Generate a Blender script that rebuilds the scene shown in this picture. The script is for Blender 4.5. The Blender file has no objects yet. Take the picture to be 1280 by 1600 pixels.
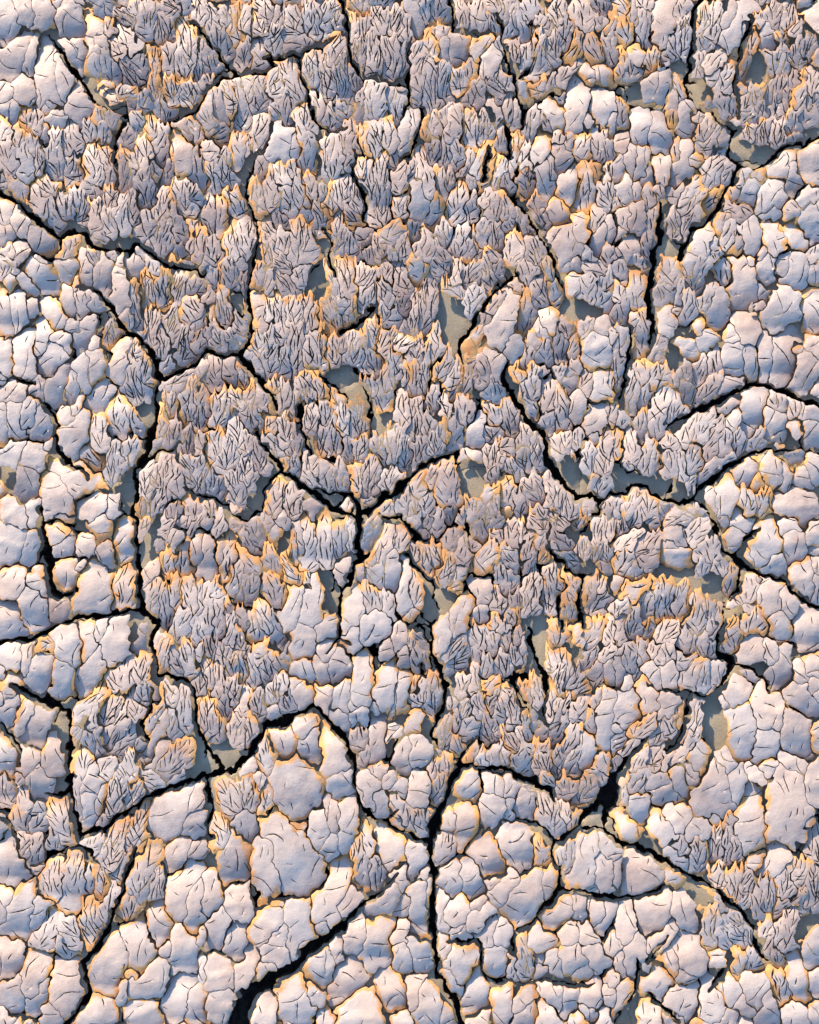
# A patch of dried, cracked and peeling mud seen from straight above, 1 px of the photograph = 1 mm.
import bpy, math, random, time
import numpy as np
from mathutils import Vector
from mathutils.geometry import delaunay_2d_cdt

scene = bpy.context.scene
col = scene.collection
R_ = math.radians
# ---- camera
cam = bpy.data.cameras.new('camera'); camo = bpy.data.objects.new('camera', cam); col.objects.link(camo)
CAM_H = 2.3
camo.location = (0, 0, CAM_H); camo.rotation_euler = (0, 0, 0)
cam.sensor_fit = 'VERTICAL'; cam.sensor_height = 24; cam.lens = 24*(CAM_H-.008)/1.6
cam.clip_start = .05; cam.clip_end = 500
scene.camera = camo
# ---- sky and sun: low, warm, from the upper left
SUN_EL, SUN_AZ = 21, -32          # azimuth from the top of the picture, clockwise
world = bpy.data.worlds.new('World'); scene.world = world; world.use_nodes = True
nt = world.node_tree; bg = nt.nodes['Background']
sky = nt.nodes.new('ShaderNodeTexSky'); sky.sky_type = 'NISHITA'; sky.sun_disc = False
sky.sun_elevation = R_(SUN_EL); sky.sun_rotation = R_(SUN_AZ); sky.air_density = 1.0; sky.dust_density = .6; sky.ozone_density = 2.8
nt.links.new(sky.outputs[0], bg.inputs[0]); bg.inputs[1].default_value = .15
sun = bpy.data.lights.new('sun', 'SUN'); suno = bpy.data.objects.new('sun', sun); col.objects.link(suno)
sun.energy = 4.6; sun.angle = R_(1.5); sun.color = (1, .73, .47)
d = Vector((math.sin(R_(SUN_AZ))*math.cos(R_(SUN_EL)), math.cos(R_(SUN_AZ))*math.cos(R_(SUN_EL)), math.sin(R_(SUN_EL))))
suno.rotation_euler = d.to_track_quat('Z', 'Y').to_euler(); suno.location = d*5
scene.view_settings.view_transform = 'Standard'; scene.view_settings.look = 'None'; scene.view_settings.gamma = 1
scene.view_settings.exposure = .86
scene.render.engine = 'CYCLES'

# ---- materials
def mat(name):
    m = bpy.data.materials.new(name); m.use_nodes = True; n = m.node_tree.nodes; b = n['Principled BSDF']; return m, n, m.node_tree.links, b
def noise(n, l, vec, sc, det=4, rough=.55):
    t = n.new('ShaderNodeTexNoise'); t.inputs['Scale'].default_value = sc; t.inputs['Detail'].default_value = det; t.inputs['Roughness'].default_value = rough
    l.new(vec, t.inputs['Vector']); return t.outputs[0]
def mth(n, l, op, a, b=None, c=None, clamp=False):
    t = n.new('ShaderNodeMath'); t.operation = op; t.use_clamp = clamp
    for i, v in enumerate((a, b, c)):
        if v is None: continue
        if isinstance(v, (int, float)): t.inputs[i].default_value = v
        else: l.new(v, t.inputs[i])
    return t.outputs[0]
def mrange(n, l, v, a, b, c=0, d=1, smooth=True):
    t = n.new('ShaderNodeMapRange'); t.interpolation_type = 'SMOOTHSTEP' if smooth else 'LINEAR'
    l.new(v, t.inputs[0])
    for i, q in enumerate((a, b, c, d)):
        if isinstance(q, (int, float)): t.inputs[i+1].default_value = q
        else: l.new(q, t.inputs[i+1])
    return t.outputs[0]
def mix(n, l, f, a, b):
    t = n.new('ShaderNodeMix'); t.data_type = 'RGBA'
    if isinstance(f, (int, float)): t.inputs[0].default_value = f
    else: l.new(f, t.inputs[0])
    for i, q in ((6, a), (7, b)):
        if isinstance(q, tuple): t.inputs[i].default_value = (*q, 1)
        else: l.new(q, t.inputs[i])
    return t.outputs[2]
def geo_pos(n): return n.new('ShaderNodeNewGeometry').outputs['Position']
def bump(n, l, b, h, strength, dist):
    t = n.new('ShaderNodeBump'); t.inputs['Strength'].default_value = strength; t.inputs['Distance'].default_value = dist
    l.new(h, t.inputs['Height']); l.new(t.outputs[0], b.inputs['Normal'])

PALE, MAUVE, STAIN, STAIN2 = (.56, .53, .52), (.35, .275, .255), (.80, .42, .11), (.56, .28, .09)
M = {}
m, n, l, b = mat('peeling_mud'); M['flake'] = m
at = n.new('ShaderNodeAttribute'); at.attribute_name = 'flake'
sp = n.new('ShaderNodeSeparateColor'); l.new(at.outputs['Color'], sp.inputs[0])
rim, tip, tone, orange = sp.outputs[0], sp.outputs[1], sp.outputs[2], at.outputs['Alpha']
P = geo_pos(n)
n1 = noise(n, l, P, 14, 3); n2 = noise(n, l, P, 60, 4); n3 = noise(n, l, P, 300, 3, .6); n4 = noise(n, l, P, 900, 2, .6)
tn = mth(n, l, 'ADD', mth(n, l, 'MULTIPLY', tone, 1.0), mth(n, l, 'ADD', mth(n, l, 'MULTIPLY_ADD', n1, 1.5, -.75), mth(n, l, 'MULTIPLY_ADD', n2, 1.1, -.55)), clamp=True)
base = mix(n, l, tn, mix(n, l, mrange(n, l, noise(n, l, P, 9, 3), .38, .62), PALE, (.58, .50, .455)), MAUVE)
base = mix(n, l, mrange(n, l, n3, .5, .75, 0, .18), base, (.30, .22, .19))
# iron stain along the rims, wide at the tips
nz = mth(n, l, 'MULTIPLY_ADD', n2, 2.4, -.3)
wid = mth(n, l, 'MAXIMUM', mth(n, l, 'MULTIPLY', mth(n, l, 'MULTIPLY_ADD', orange, .36, .035), mth(n, l, 'MULTIPLY', nz, mrange(n, l, noise(n, l, P, 22, 2), .34, .58, .25, 1.25))), .02)
st = mrange(n, l, rim, mth(n, l, 'MULTIPLY', wid, .4), wid, 1, 0)
tp = mrange(n, l, mth(n, l, 'ADD', tip, mth(n, l, 'MULTIPLY_ADD', n2, .9, -.45)), .08, .27, 1, 0)
tp = mth(n, l, 'MULTIPLY', tp, mrange(n, l, orange, .92, 1.1))
st = mth(n, l, 'MAXIMUM', st, tp)
base = mix(n, l, mth(n, l, 'MULTIPLY', st, .88), base, mix(n, l, mrange(n, l, n1, .42, .62), STAIN, STAIN2))
# small dark specks and pits
vo = n.new('ShaderNodeTexVoronoi'); vo.inputs['Scale'].default_value = 70; l.new(P, vo.inputs['Vector'])
sp1 = mth(n, l, 'MULTIPLY', mrange(n, l, vo.outputs['Distance'], .05, .10, 1, 0), mrange(n, l, n2, .5, .6))
base = mix(n, l, mth(n, l, 'MULTIPLY', sp1, .55), base, (.14, .10, .08))
l.new(base, b.inputs['Base Color']); b.inputs['Roughness'].default_value = .5; b.inputs['Specular IOR Level'].default_value = .5
hh = mth(n, l, 'ADD', mth(n, l, 'MULTIPLY', n3, .6), mth(n, l, 'MULTIPLY', n4, .25)); hh = mth(n, l, 'SUBTRACT', hh, mth(n, l, 'MULTIPLY', sp1, .8))
hh = mth(n, l, 'ADD', hh, mth(n, l, 'MULTIPLY', n2, 1.6))
bump(n, l, b, hh, .6, .0012)

m, n, l, b = mat('flake_edge'); M['edge'] = m
P = geo_pos(n); n1 = noise(n, l, P, 40); n2 = noise(n, l, P, 400, 3)
l.new(mix(n, l, mrange(n, l, n1, .35, .65), (.62, .36, .15), (.50, .36, .25)), b.inputs['Base Color']); b.inputs['Roughness'].default_value = .9
bump(n, l, b, n2, .6, .001)
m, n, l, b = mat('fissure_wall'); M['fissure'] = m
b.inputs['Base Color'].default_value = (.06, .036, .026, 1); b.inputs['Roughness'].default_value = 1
def earth(name, c0, c1, sc, bs, bd, rough=.92):
    m, n, l, b = mat(name)
    P = geo_pos(n); n1 = noise(n, l, P, sc, 4); n2 = noise(n, l, P, sc*14, 5, .65)
    l.new(mix(n, l, mrange(n, l, mth(n, l, 'MULTIPLY_ADD', n2, .35, mth(n, l, 'MULTIPLY', n1, .65)), .38, .62), c0, c1), b.inputs['Base Color']); b.inputs['Roughness'].default_value = rough
    bump(n, l, b, n2, bs, bd); return m
M['clay'] = earth('bare_clay', (.32, .30, .235), (.44, .41, .32), 26, .45, .0014)
M['clay_lip'] = earth('clay_lip', (.38, .33, .25), (.50, .45, .36), 60, .7, .002)
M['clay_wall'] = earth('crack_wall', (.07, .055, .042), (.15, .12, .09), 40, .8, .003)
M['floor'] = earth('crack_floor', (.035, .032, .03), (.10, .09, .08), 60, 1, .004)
# the mud flat around: the same scales and cracks, too far out to be built one by one
m, n, l, b = mat('mud_flat'); M['far'] = m
P = geo_pos(n); n1 = noise(n, l, P, 5, 4); n2 = noise(n, l, P, 60, 4)
def cells(sc, a, c):
    v = n.new('ShaderNodeTexVoronoi'); v.feature = 'DISTANCE_TO_EDGE'; v.inputs['Scale'].default_value = sc; l.new(P, v.inputs['Vector'])
    return mrange(n, l, v.outputs['Distance'], a, c)
cr = mth(n, l, 'MULTIPLY', cells(5, .01, .03), cells(22, .0, .06))
base = mix(n, l, mrange(n, l, n1, .4, .6), (.50, .46, .45), (.34, .27, .25))
l.new(mix(n, l, cr, (.05, .04, .03), base), b.inputs['Base Color']); b.inputs['Roughness'].default_value = .9
bump(n, l, b, mth(n, l, 'MULTIPLY_ADD', n2, .25, cr), 1, .008)

# ---- plan of the ground, read off the photograph in mm
# flakes: tip x y, base x y, half width (tenths of a tile), kind f(ine) m(iddle) s(mooth) + tone + o(range tip); T = tile origin, G = bare clay
FLAKES = """
T 0 0
30 40 60 220 90 s0
150 20 170 120 70 s0
270 0 270 150 75 s0
360 0 365 20 35 s1o
445 50 440 180 85 s1
470 0 480 5 40 s1
130 260 60 400 95 s0
240 240 200 440 45 s0
300 260 310 600 90 s0
370 350 410 560 70 s0
510 560 500 700 70 s1
40 540 35 600 45 s0
160 520 160 600 60 s0
60 650 60 700 50 s0
410 250 470 420 60 s0
470 240 520 330 50 s1
580 280 580 430 45 s0o
570 70 640 260 45 s1o
620 300 690 480 45 m1
690 520 680 530 30 m2
600 30 620 60 50 s1
660 20 690 50 40 m1
720 70 790 130 55 f2
690 150 700 210 35 m2
830 0 850 60 40 f1
930 40 940 150 80 f1
1040 20 1080 60 50 f2
1030 130 1040 210 60 f2
740 150 840 330 45 m1
820 270 870 450 50 f1
730 270 760 320 40 m2
780 400 830 500 55 f2
850 540 790 580 50 f1
1130 10 1160 50 45 m1
1250 30 1250 80 60 f2
1160 120 1170 420 80 f0o
1060 240 1070 420 40 m1
975 330 980 560 45 f2o
1230 300 1240 460 50 f1
1020 470 1080 600 55 f1o
1180 500 1200 600 70 f1
1030 600 1030 700 60 f2
900 620 900 650 50 m2
860 740 870 760 30 m2
170 690 180 780 45 m1o
240 700 240 790 45 m1
200 850 205 940 35 m1
345 710 345 760 55 s1
290 790 290 880 22 s2
30 740 20 840 50 m1
100 820 120 880 40 m2o
30 900 60 1040 60 m1
160 930 180 1060 50 m1
260 900 250 1060 40 f1
340 830 350 1060 65 m1
440 800 450 900 60 m2
460 960 460 1080 60 f1
20 1080 20 1160 30 m1
620 640 640 750 40 m2o
670 660 690 760 45 m2
550 760 560 850 40 m1
640 800 640 850 40 m1
700 850 700 880 25 m2
690 580 730 640 50 m3
570 900 590 1120 55 m0o
640 880 690 1030 45 f2o
710 1080 700 1150 40 m2
820 830 800 880 60 m2
780 600 800 640 30 m3
850 780 860 850 30 m2
780 910 850 1010 35 m1o
900 860 900 980 55 m1o
940 990 990 1080 35 m2
930 730 960 850 50 f0o
1030 780 1000 900 45 m1
1080 890 1010 1020 35 m3
1130 760 1180 860 45 m3
1150 710 1230 860 30 m1o
1120 890 1160 1040 80 s2o
1230 960 1260 1120 70 m2
1060 1030 1050 1100 45 m3
790 1020 780 1160 45 m3
890 1120 930 1260 70 m2
830 1100 830 1150 30 m3
1140 1090 1150 1280 75 f1
1230 1190 1210 1250 40 m2
1030 1190 1010 1330 55 f2
70 1120 130 1230 40 m2o
270 1130 300 1180 50 f2o
220 1220 260 1310 45 m2
390 1250 420 1330 60 f1
490 1180 490 1350 35 f1
340 1310 370 1380 60 m2
560 1160 600 1200 35 m2
610 1240 620 1400 35 m2
700 1160 700 1270 50 f2
660 1340 700 1420 50 m1
760 1240 770 1400 50 m0
850 1220 840 1360 45 f2
930 1340 920 1430 60 m2
1040 1400 1020 1520 80 m2
1080 1280 1150 1480 55 m2
1190 1400 1190 1540 30 m3
1250 1420 1250 1590 30 m3o
1120 1530 1110 1590 45 m2o
20 1250 40 1360 60 s0o
130 1340 140 1430 60 s1
30 1440 30 1490 60 s1
240 1440 260 1580 65 s1o
140 1560 150 1600 70 s1
40 1560 50 1590 60 m1
440 1450 430 1590 60 m2o
590 1560 600 1600 70 m1o
620 1480 640 1510 40 m2
860 1550 870 1590 60 m1
320 620 320 660 60 s0
700 1560 700 1600 50 m1
T 320 0
30 40 60 130 40 f1
120 50 130 120 40 f1
170 30 200 220 45 f1o
250 60 240 180 45 m1
60 180 120 300 45 f2
340 110 350 190 45 f2o
250 200 260 370 55 f2
330 290 330 370 60 m2
370 30 400 110 60 f2
450 60 450 150 50 f2
440 190 430 270 60 f1
540 70 550 150 50 f2
530 220 500 230 40 f1
650 30 660 150 50 f1
690 50 700 160 60 f2
790 20 760 160 60 f1
820 90 810 150 50 f1
960 10 970 30 60 m1o
520 0 560 10 50 m1o
520 310 600 290 50 m3
920 90 930 200 40 m1o
990 110 1000 200 50 f2
960 260 970 390 50 f1
1050 240 1060 410 55 f1
1100 40 1100 160 60 f1
1200 100 1190 160 70 f2
1160 230 1180 420 70 f1
1240 300 1240 440 45 f2
1260 100 1260 220 40 f1
1220 500 1220 520 40 m3
820 230 810 370 50 f0o
670 340 660 480 55 f0o
720 320 790 560 55 f1o
840 390 870 600 60 f1
930 430 930 520 45 m2
850 620 870 680 60 f1
700 620 700 720 45 m2
780 700 780 780 60 m1
500 370 590 600 50 m1o
450 440 430 560 50 f1
270 440 280 600 35 m0o
360 500 350 650 50 f2
120 500 190 660 60 f1
210 500 240 760 50 f1
80 600 90 740 45 m1
30 650 60 780 50 m1
120 790 80 830 60 m1
510 640 500 770 60 m2
420 700 440 720 50 m1
620 660 640 800 50 f1
560 720 620 840 55 m1
360 730 340 900 55 m1
220 830 240 1020 50 m2
280 880 250 1040 40 f2
480 790 480 950 85 s0
540 870 550 950 40 s1
640 870 640 1040 60 m1
800 830 810 1050 65 m1
740 1000 740 1120 40 m1
900 760 900 960 40 m2
950 880 960 950 40 m2
900 990 890 1040 30 m2
970 660 960 740 30 m3
1070 500 1050 680 75 m1
1190 560 1200 740 60 f1
970 560 970 600 30 m2
980 800 1010 960 40 m0o
1060 780 1080 940 60 f1
1160 740 1160 900 60 m2
1260 720 1250 940 50 s1
40 880 20 960 50 m1
110 980 120 1100 60 f1
30 1050 50 1150 60 f1
360 960 350 1080 45 m3
470 1010 500 1120 60 m1
540 1020 570 1080 45 m1
310 1100 320 1320 50 m2o
410 1080 430 1260 45 m1o
480 1160 540 1300 60 m1
560 1080 600 1260 55 m1
650 1060 660 1200 55 m2
720 1000 740 1200 35 m2
130 1160 210 1310 50 f1o
40 1250 50 1400 45 m2
110 1270 100 1420 45 m2o
980 980 980 1060 50 m0o
1010 1030 1060 1340 60 f1
1110 960 1110 1330 60 f1
1200 960 1200 1000 40 f2
1240 1050 1220 1180 45 m2
1250 1190 1230 1320 60 f1
860 1120 860 1240 60 f2
950 1160 970 1290 55 f2
780 1120 800 1280 40 f2
900 1280 940 1370 60 f2
690 1270 720 1380 60 f2
620 1280 630 1360 30 m2
480 1290 480 1390 50 f2
160 1390 170 1600 45 m1o
260 1400 270 1600 65 m1
370 1390 400 1470 45 f2o
370 1480 420 1600 50 f2
470 1400 500 1560 50 f1
600 1400 600 1600 90 f1o
830 1350 840 1500 45 f2
900 1470 890 1540 55 f1
930 1390 990 1480 40 m3
1010 1540 1020 1600 50 f3
1080 1530 1100 1600 40 f3
1240 1370 1150 1480 40 m2o
1240 1470 1230 1590 45 f2
40 1540 50 1600 60 m2
1180 1580 1180 1600 35 m2
0 500 0 520 45 m2
10 300 40 400 50 m2
1100 -20 1100 10 50 m1
500 1180 500 1200 30 m2
T 640 0
30 50 20 190 40 s1
90 40 100 80 50 m1
180 0 180 110 70 m2
180 140 190 190 60 m2
310 20 320 150 50 m3
430 10 430 170 60 m2
520 100 530 180 55 m2
590 30 590 130 40 m2
490 20 540 60 40 m1
640 80 630 190 55 m1
750 10 760 100 55 m1
690 100 720 220 50 m1
790 100 790 120 50 m2
930 20 930 130 55 f1
840 170 850 180 40 f2
890 200 910 360 55 f1
980 120 970 300 45 f1
1070 20 1080 110 80 m1
1200 20 1220 70 50 m2
1190 100 1200 140 35 m1
1140 10 1160 50 40 m2
1260 90 1260 180 35 m1o
1250 240 1270 400 40 m1
160 210 140 350 50 m1o
40 330 40 430 40 m1
130 360 130 620 80 f1
200 420 200 580 60 f1
50 500 60 620 50 m1
310 220 300 340 65 s2o
230 280 210 360 40 s1
500 210 420 360 50 s2o
400 340 380 460 45 m2o
520 310 480 430 55 s2
550 250 550 280 40 m2
310 420 310 510 60 f1o
480 500 560 590 55 f2
580 450 590 560 50 f2
430 520 410 620 40 m3
650 220 650 380 45 f3
760 190 740 380 60 f1
820 230 790 430 60 f1
600 300 640 400 40 f2
490 620 540 740 45 m2
610 620 620 730 45 m2
690 620 680 760 45 m2
680 580 690 600 30 s1
1060 220 1000 370 45 m2o
1100 250 1180 390 45 m2o
1030 400 960 520 45 m2
900 490 890 550 45 m2
830 480 820 550 40 m1o
30 700 30 880 50 s1
90 690 90 850 28 m2o
160 700 150 800 50 m2
270 700 280 850 50 m2
210 680 210 740 40 m2
170 850 150 960 60 f2
210 880 220 1020 50 f2
300 880 290 1010 50 f1
400 700 390 870 60 f0o
460 700 460 860 60 f1
510 650 520 740 35 m2
580 770 570 930 50 m2
790 660 750 830 45 m1
840 750 850 810 50 m2
900 600 940 610 50 m2
900 680 920 770 75 s0o
1060 560 1040 760 90 s0
1110 450 1110 480 60 s0o
1180 430 1210 520 60 s0o
1200 560 1200 740 70 s1
1120 740 1080 780 50 s1
920 840 930 890 60 m1
1000 870 990 900 40 m1
1090 850 1080 970 60 m1
1180 800 1170 980 50 m2
1230 900 1240 990 40 m2
1270 730 1270 800 30 s1
690 830 660 1040 40 m0o
740 880 700 1040 45 m1
830 850 810 1000 65 s0o
830 1020 850 1180 70 s0
940 930 960 1050 65 s2
1000 1060 970 1210 70 s1
880 1000 900 1100 40 s1
1090 1020 1090 1280 70 m1o
1150 960 1190 1100 35 m1o
1240 1020 1230 1110 40 m1
1240 1150 1250 1250 50 f0
480 880 420 1080 45 m0o
510 940 450 1200 35 m2o
590 960 540 1150 40 m0o
390 960 340 1080 40 m3
400 1080 380 1150 45 m2
80 960 90 1200 65 m1
30 1020 10 1100 40 m1
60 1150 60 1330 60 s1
210 1050 200 1220 40 m2
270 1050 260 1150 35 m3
170 1240 150 1370 50 m1
330 1130 290 1320 70 m1o
400 1200 380 1320 50 m1
480 1200 460 1260 50 m2
590 1110 600 1160 50 f2
720 1070 740 1190 50 f2
530 1130 560 1140 35 f2
540 1240 520 1320 55 m2
600 1220 620 1340 45 m2o
690 1290 720 1420 60 f2
620 1370 640 1420 50 f2
780 1220 800 1280 60 m3
830 1300 860 1410 45 m3
930 1260 920 1390 70 s3o
800 1360 820 1400 40 m3
30 1400 30 1470 40 m2
110 1450 90 1550 60 m2
200 1400 220 1480 60 m1
330 1400 310 1540 60 m1
180 1540 210 1600 60 f2
400 1460 390 1600 50 f2
470 1350 460 1480 50 m2
540 1400 540 1520 60 f2
680 1430 640 1600 70 m0o
760 1500 780 1600 60 m2
510 1560 520 1600 45 m2
940 1450 980 1590 90 s2
1070 1350 1060 1480 60 s2o
1150 1320 1150 1420 45 m2
1180 1440 1150 1560 50 s2
1260 1410 1260 1470 45 s2
1240 1560 1240 1600 50 m2
1110 1570 1130 1600 40 s1
T 960 0
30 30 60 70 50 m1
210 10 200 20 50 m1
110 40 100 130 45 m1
60 140 60 250 60 m0o
190 60 170 250 50 m1
230 110 220 270 30 m1
130 320 140 380 50 s0o
30 310 30 440 35 m2o
230 310 230 430 45 m1o
100 420 110 460 50 f1
290 420 290 440 50 m1
310 20 290 250 65 s1o
420 20 420 80 45 m1
440 130 420 330 50 f0
350 250 370 340 60 f1
290 480 250 600 80 s2
380 500 420 620 50 m2o
520 60 540 160 50 f1o
660 40 610 220 60 f1
740 60 680 150 50 s2
830 30 700 270 60 s1
560 240 560 300 50 f1
540 350 530 460 50 f1
660 340 580 440 60 m1
640 440 590 500 40 m1
800 150 790 210 30 s1
740 330 740 340 25 m2o
880 100 890 150 40 m1
1000 60 980 140 50 f2
1100 60 1090 140 50 f1
1150 100 1120 180 35 f1
1060 120 1060 270 30 f1
1240 60 1240 140 60 s0
1210 10 1210 20 35 s1
940 190 970 270 50 s0
1020 240 1040 310 35 m1o
870 200 830 320 35 m2o
830 350 800 500 35 m2o
780 400 800 570 30 m2o
930 330 980 430 55 m0o
1050 350 1030 440 50 f1
1150 250 1130 370 60 f2
1220 230 1190 330 50 f2
1250 350 1260 380 40 m2
1120 430 1120 510 40 m3
1230 440 1220 560 45 m2
1170 560 1140 660 50 m1o
1240 600 1230 640 50 f2
1180 480 1180 490 35 m2
720 420 660 560 50 m0o
660 570 680 720 60 m1
740 620 740 710 40 m1
580 640 570 660 40 m2
920 510 880 620 45 f2o
850 560 820 660 45 f2
1040 500 990 620 50 f2
1000 620 1000 700 45 f1
1080 600 1080 650 30 m3
830 710 820 730 60 f2
930 670 920 720 40 f2
740 760 740 790 40 m0
830 770 850 850 50 f1
950 760 920 870 50 f2
1010 760 1030 910 60 f1
1120 700 1110 800 60 m1
1220 700 1200 740 60 m2
1120 850 1130 880 60 m2
700 860 710 880 30 s3
520 710 510 740 40 m2
600 740 560 850 50 m2o
640 820 560 920 40 m2
490 960 490 980 40 m1
650 960 600 1150 65 f1
720 1060 680 1120 45 m2
370 600 340 660 50 s2o
450 640 440 790 50 s1
350 720 340 760 40 m3o
160 720 160 860 60 s1
280 740 280 920 65 s1
40 590 40 780 45 m2o
60 870 60 930 40 s3
100 920 100 1080 45 s1
170 960 160 1080 60 s1
390 870 380 990 35 m3o
280 990 300 1100 60 s1
440 930 400 1130 50 s1
190 1060 200 1120 50 s1
70 1110 70 1250 50 s1
130 1160 130 1250 35 s1
200 1160 210 1280 40 m1
20 1020 10 1100 40 s1
20 1260 20 1290 35 m1o
280 1180 320 1280 40 m2
440 1130 350 1240 45 m1
520 1140 440 1230 50 m1
560 1200 480 1310 50 m2
640 1180 590 1260 50 m2o
370 1320 370 1430 55 f1
480 1330 440 1420 50 f2
130 1290 130 1400 55 s3
60 1330 50 1400 40 s2
30 1430 30 1490 40 s2
250 1300 230 1440 45 m2o
200 1470 220 1580 50 m2
80 1510 90 1580 60 s2
850 1050 770 1120 50 m1
910 1060 870 1110 45 m2
740 1200 760 1210 35 m1o
850 1150 830 1240 60 s0
1070 990 1010 1080 70 s0o
1110 1050 1120 1150 60 s0
1000 1170 970 1270 80 s0
1240 900 1220 1040 90 s0o
1180 1220 1190 1240 60 s0
970 1290 980 1330 60 s0
1090 1300 1090 1360 45 s2
1230 1330 1220 1440 80 s1
1100 1430 1160 1500 60 s1o
720 1300 800 1330 60 m3
710 1360 650 1430 40 m1o
720 1410 700 1500 50 m0
840 1400 850 1550 65 s0
760 1480 760 1580 40 m1
970 1420 1000 1570 60 s1o
580 1450 510 1560 60 s1o
650 1470 620 1520 40 m1
1260 1540 1240 1590 50 m1
650 1570 650 1600 40 m1
910 1570 910 1600 40 s1
G 120 560 130 640 30
G 380 420 430 470 30
G 520 520 560 600 30
G 890 400 900 500 40
G 830 930 1000 970 30
G 340 1540 380 1580 40
G 1200 180 1220 190 30
T 0 400
60 40 50 100 70 m1
240 0 250 20 60 s1
190 30 300 180 75 s0o
440 0 430 120 55 s0
550 10 550 160 50 s1
660 20 640 180 65 s1o
480 110 490 200 30 s2
740 20 750 60 30 s1o
850 20 850 90 70 s2
740 120 780 300 60 s1
840 150 840 350 40 m1o
790 340 800 420 50 s1o
960 20 960 60 50 m1
1100 40 1100 50 70 m2
900 110 930 280 45 f1o
1040 60 1030 260 55 f1o
1130 110 1110 240 45 f2
1240 170 1220 200 60 m2
20 220 40 440 60 s0o
60 150 70 200 60 s0o
170 160 190 230 55 s0
120 250 130 440 65 s0
200 260 200 340 50 s1
430 230 440 330 50 s1
530 220 520 360 60 m1
600 240 590 320 45 s1
290 290 380 400 60 s0o
450 430 510 470 45 s1
560 400 500 560 65 s0
380 520 430 560 60 s0
260 430 260 560 70 s0
170 480 160 700 80 s0
380 580 320 680 80 s0
20 560 40 680 70 s0
20 760 20 780 40 s0
110 810 90 860 80 s1
230 800 240 860 50 s0
380 720 340 860 70 s0
470 760 450 850 50 s0
600 630 610 740 65 s0o
540 660 510 790 60 s0
680 370 690 520 60 f2o
610 520 600 570 35 s2
740 570 720 740 60 s1o
840 560 840 600 60 f1o
920 640 910 740 50 f2o
850 680 860 840 75 f1
680 810 590 920 60 s0
510 890 490 980 40 s0o
410 980 440 1000 40 s0o
520 1010 440 1240 65 s0
400 1220 380 1240 40 s0
750 890 760 1060 75 m0o
620 1030 640 1180 60 m0
860 990 850 1060 45 m1
720 1120 720 1360 75 f0
820 1130 820 1250 60 m0
520 1200 590 1300 65 m0o
780 1330 740 1430 40 m1
380 1310 580 1430 90 s0o
860 340 860 450 40 f3
950 340 950 560 50 f3
1080 320 1070 480 45 f2
890 490 890 510 30 f2
1040 450 1030 640 50 f2
1170 470 1130 620 55 f2
1200 260 1210 380 60 m2o
1260 400 1250 440 45 m2
1260 490 1240 560 45 m2
1130 590 1040 670 50 m1
1260 670 1270 700 40 s1
1180 740 1080 810 45 f2
1040 850 1080 970 55 f2o
1000 920 1010 1080 50 m2o
980 1160 960 1210 30 m2
1190 800 1170 1000 50 f1o
1260 860 1250 1060 50 f2o
1120 960 1080 1160 55 f3
1200 1080 1170 1200 45 f3
1260 1110 1260 1190 45 m3
1050 1240 1010 1400 50 f2
930 1330 930 1470 50 f1
1120 1320 1110 1460 50 m2
1140 1240 1210 1420 50 f2
1250 1240 1240 1460 55 f1
1030 1400 960 1580 55 f2
1080 1530 1080 1600 45 f2
890 1520 880 1600 40 f2o
1200 1540 1210 1600 55 m2
20 960 30 1140 55 s0o
90 940 110 1100 70 s0
190 930 180 1030 70 s0
270 1000 240 1100 70 s1
100 1180 60 1260 70 s0
310 1160 290 1180 35 s1
240 1200 210 1300 70 s1
190 1360 150 1480 80 s2
320 1420 360 1580 90 s0o
600 1500 600 1600 90 s0
10 1420 10 1480 40 s1o
80 1550 130 1600 70 s1
200 1530 210 1600 50 s1
720 1510 720 1600 50 s0
G 40 1370 60 1440 40
G 800 1370 800 1560 30
G 640 400 610 470 20
G 890 960 890 1010 30
G 700 600 680 640 20
T 320 400
60 60 60 180 45 f2
150 60 160 170 45 m2
240 0 240 60 40 m2
330 20 330 180 45 m2o
250 120 240 230 30 m3
380 90 390 220 30 m2
450 100 540 220 50 f3
110 200 140 390 45 f2
40 200 30 260 35 m3
50 360 80 550 50 f1o
220 340 220 420 45 f3
160 520 200 560 50 f1
20 440 20 500 40 m2
250 290 270 380 25 m3
320 240 340 420 45 s3o
400 260 400 380 45 f0o
470 230 470 480 50 f0o
550 260 560 400 50 f0o
650 270 650 420 55 f1o
750 280 800 440 60 f1o
800 440 820 620 50 f1
700 440 700 660 60 f1
580 440 560 700 50 f1
320 450 320 560 45 f0o
420 500 420 680 50 f1
280 630 340 700 30 s0
500 600 520 700 50 f1
760 90 810 260 45 m0o
880 50 890 220 60 f2o
840 280 880 300 40 m1
920 280 920 400 45 f2
1000 20 990 120 45 f2
1040 140 1010 310 55 f2
640 0 600 130 60 f1
450 20 500 60 60 f2
1130 20 1130 100 50 f3
1130 120 1130 260 40 f2
1200 60 1240 200 50 f3
1110 290 1110 360 35 f1
1240 240 1240 330 45 f4
1200 330 1180 400 50 f2
1260 380 1260 440 40 f2
1160 440 1120 580 45 f2
1060 380 1050 560 50 f1o
1020 520 1070 700 50 f1o
930 490 920 660 60 f1
870 510 860 590 30 f2
1240 520 1200 560 45 f1
1180 580 1200 740 60 f1o
1240 700 1230 760 45 f1
1020 760 1040 840 45 f1o
1120 720 1110 920 65 f1o
1240 850 1230 1030 50 m2
60 640 60 770 60 m2
160 640 170 760 45 m2
200 660 240 800 45 f1o
110 830 90 1000 70 f0o
150 790 220 920 50 f0o
300 780 280 880 45 f2o
350 830 360 920 50 m2
250 930 300 1050 50 f2
330 960 340 1060 35 f2
190 1000 210 1120 55 f0
270 1110 270 1190 35 m2
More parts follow.
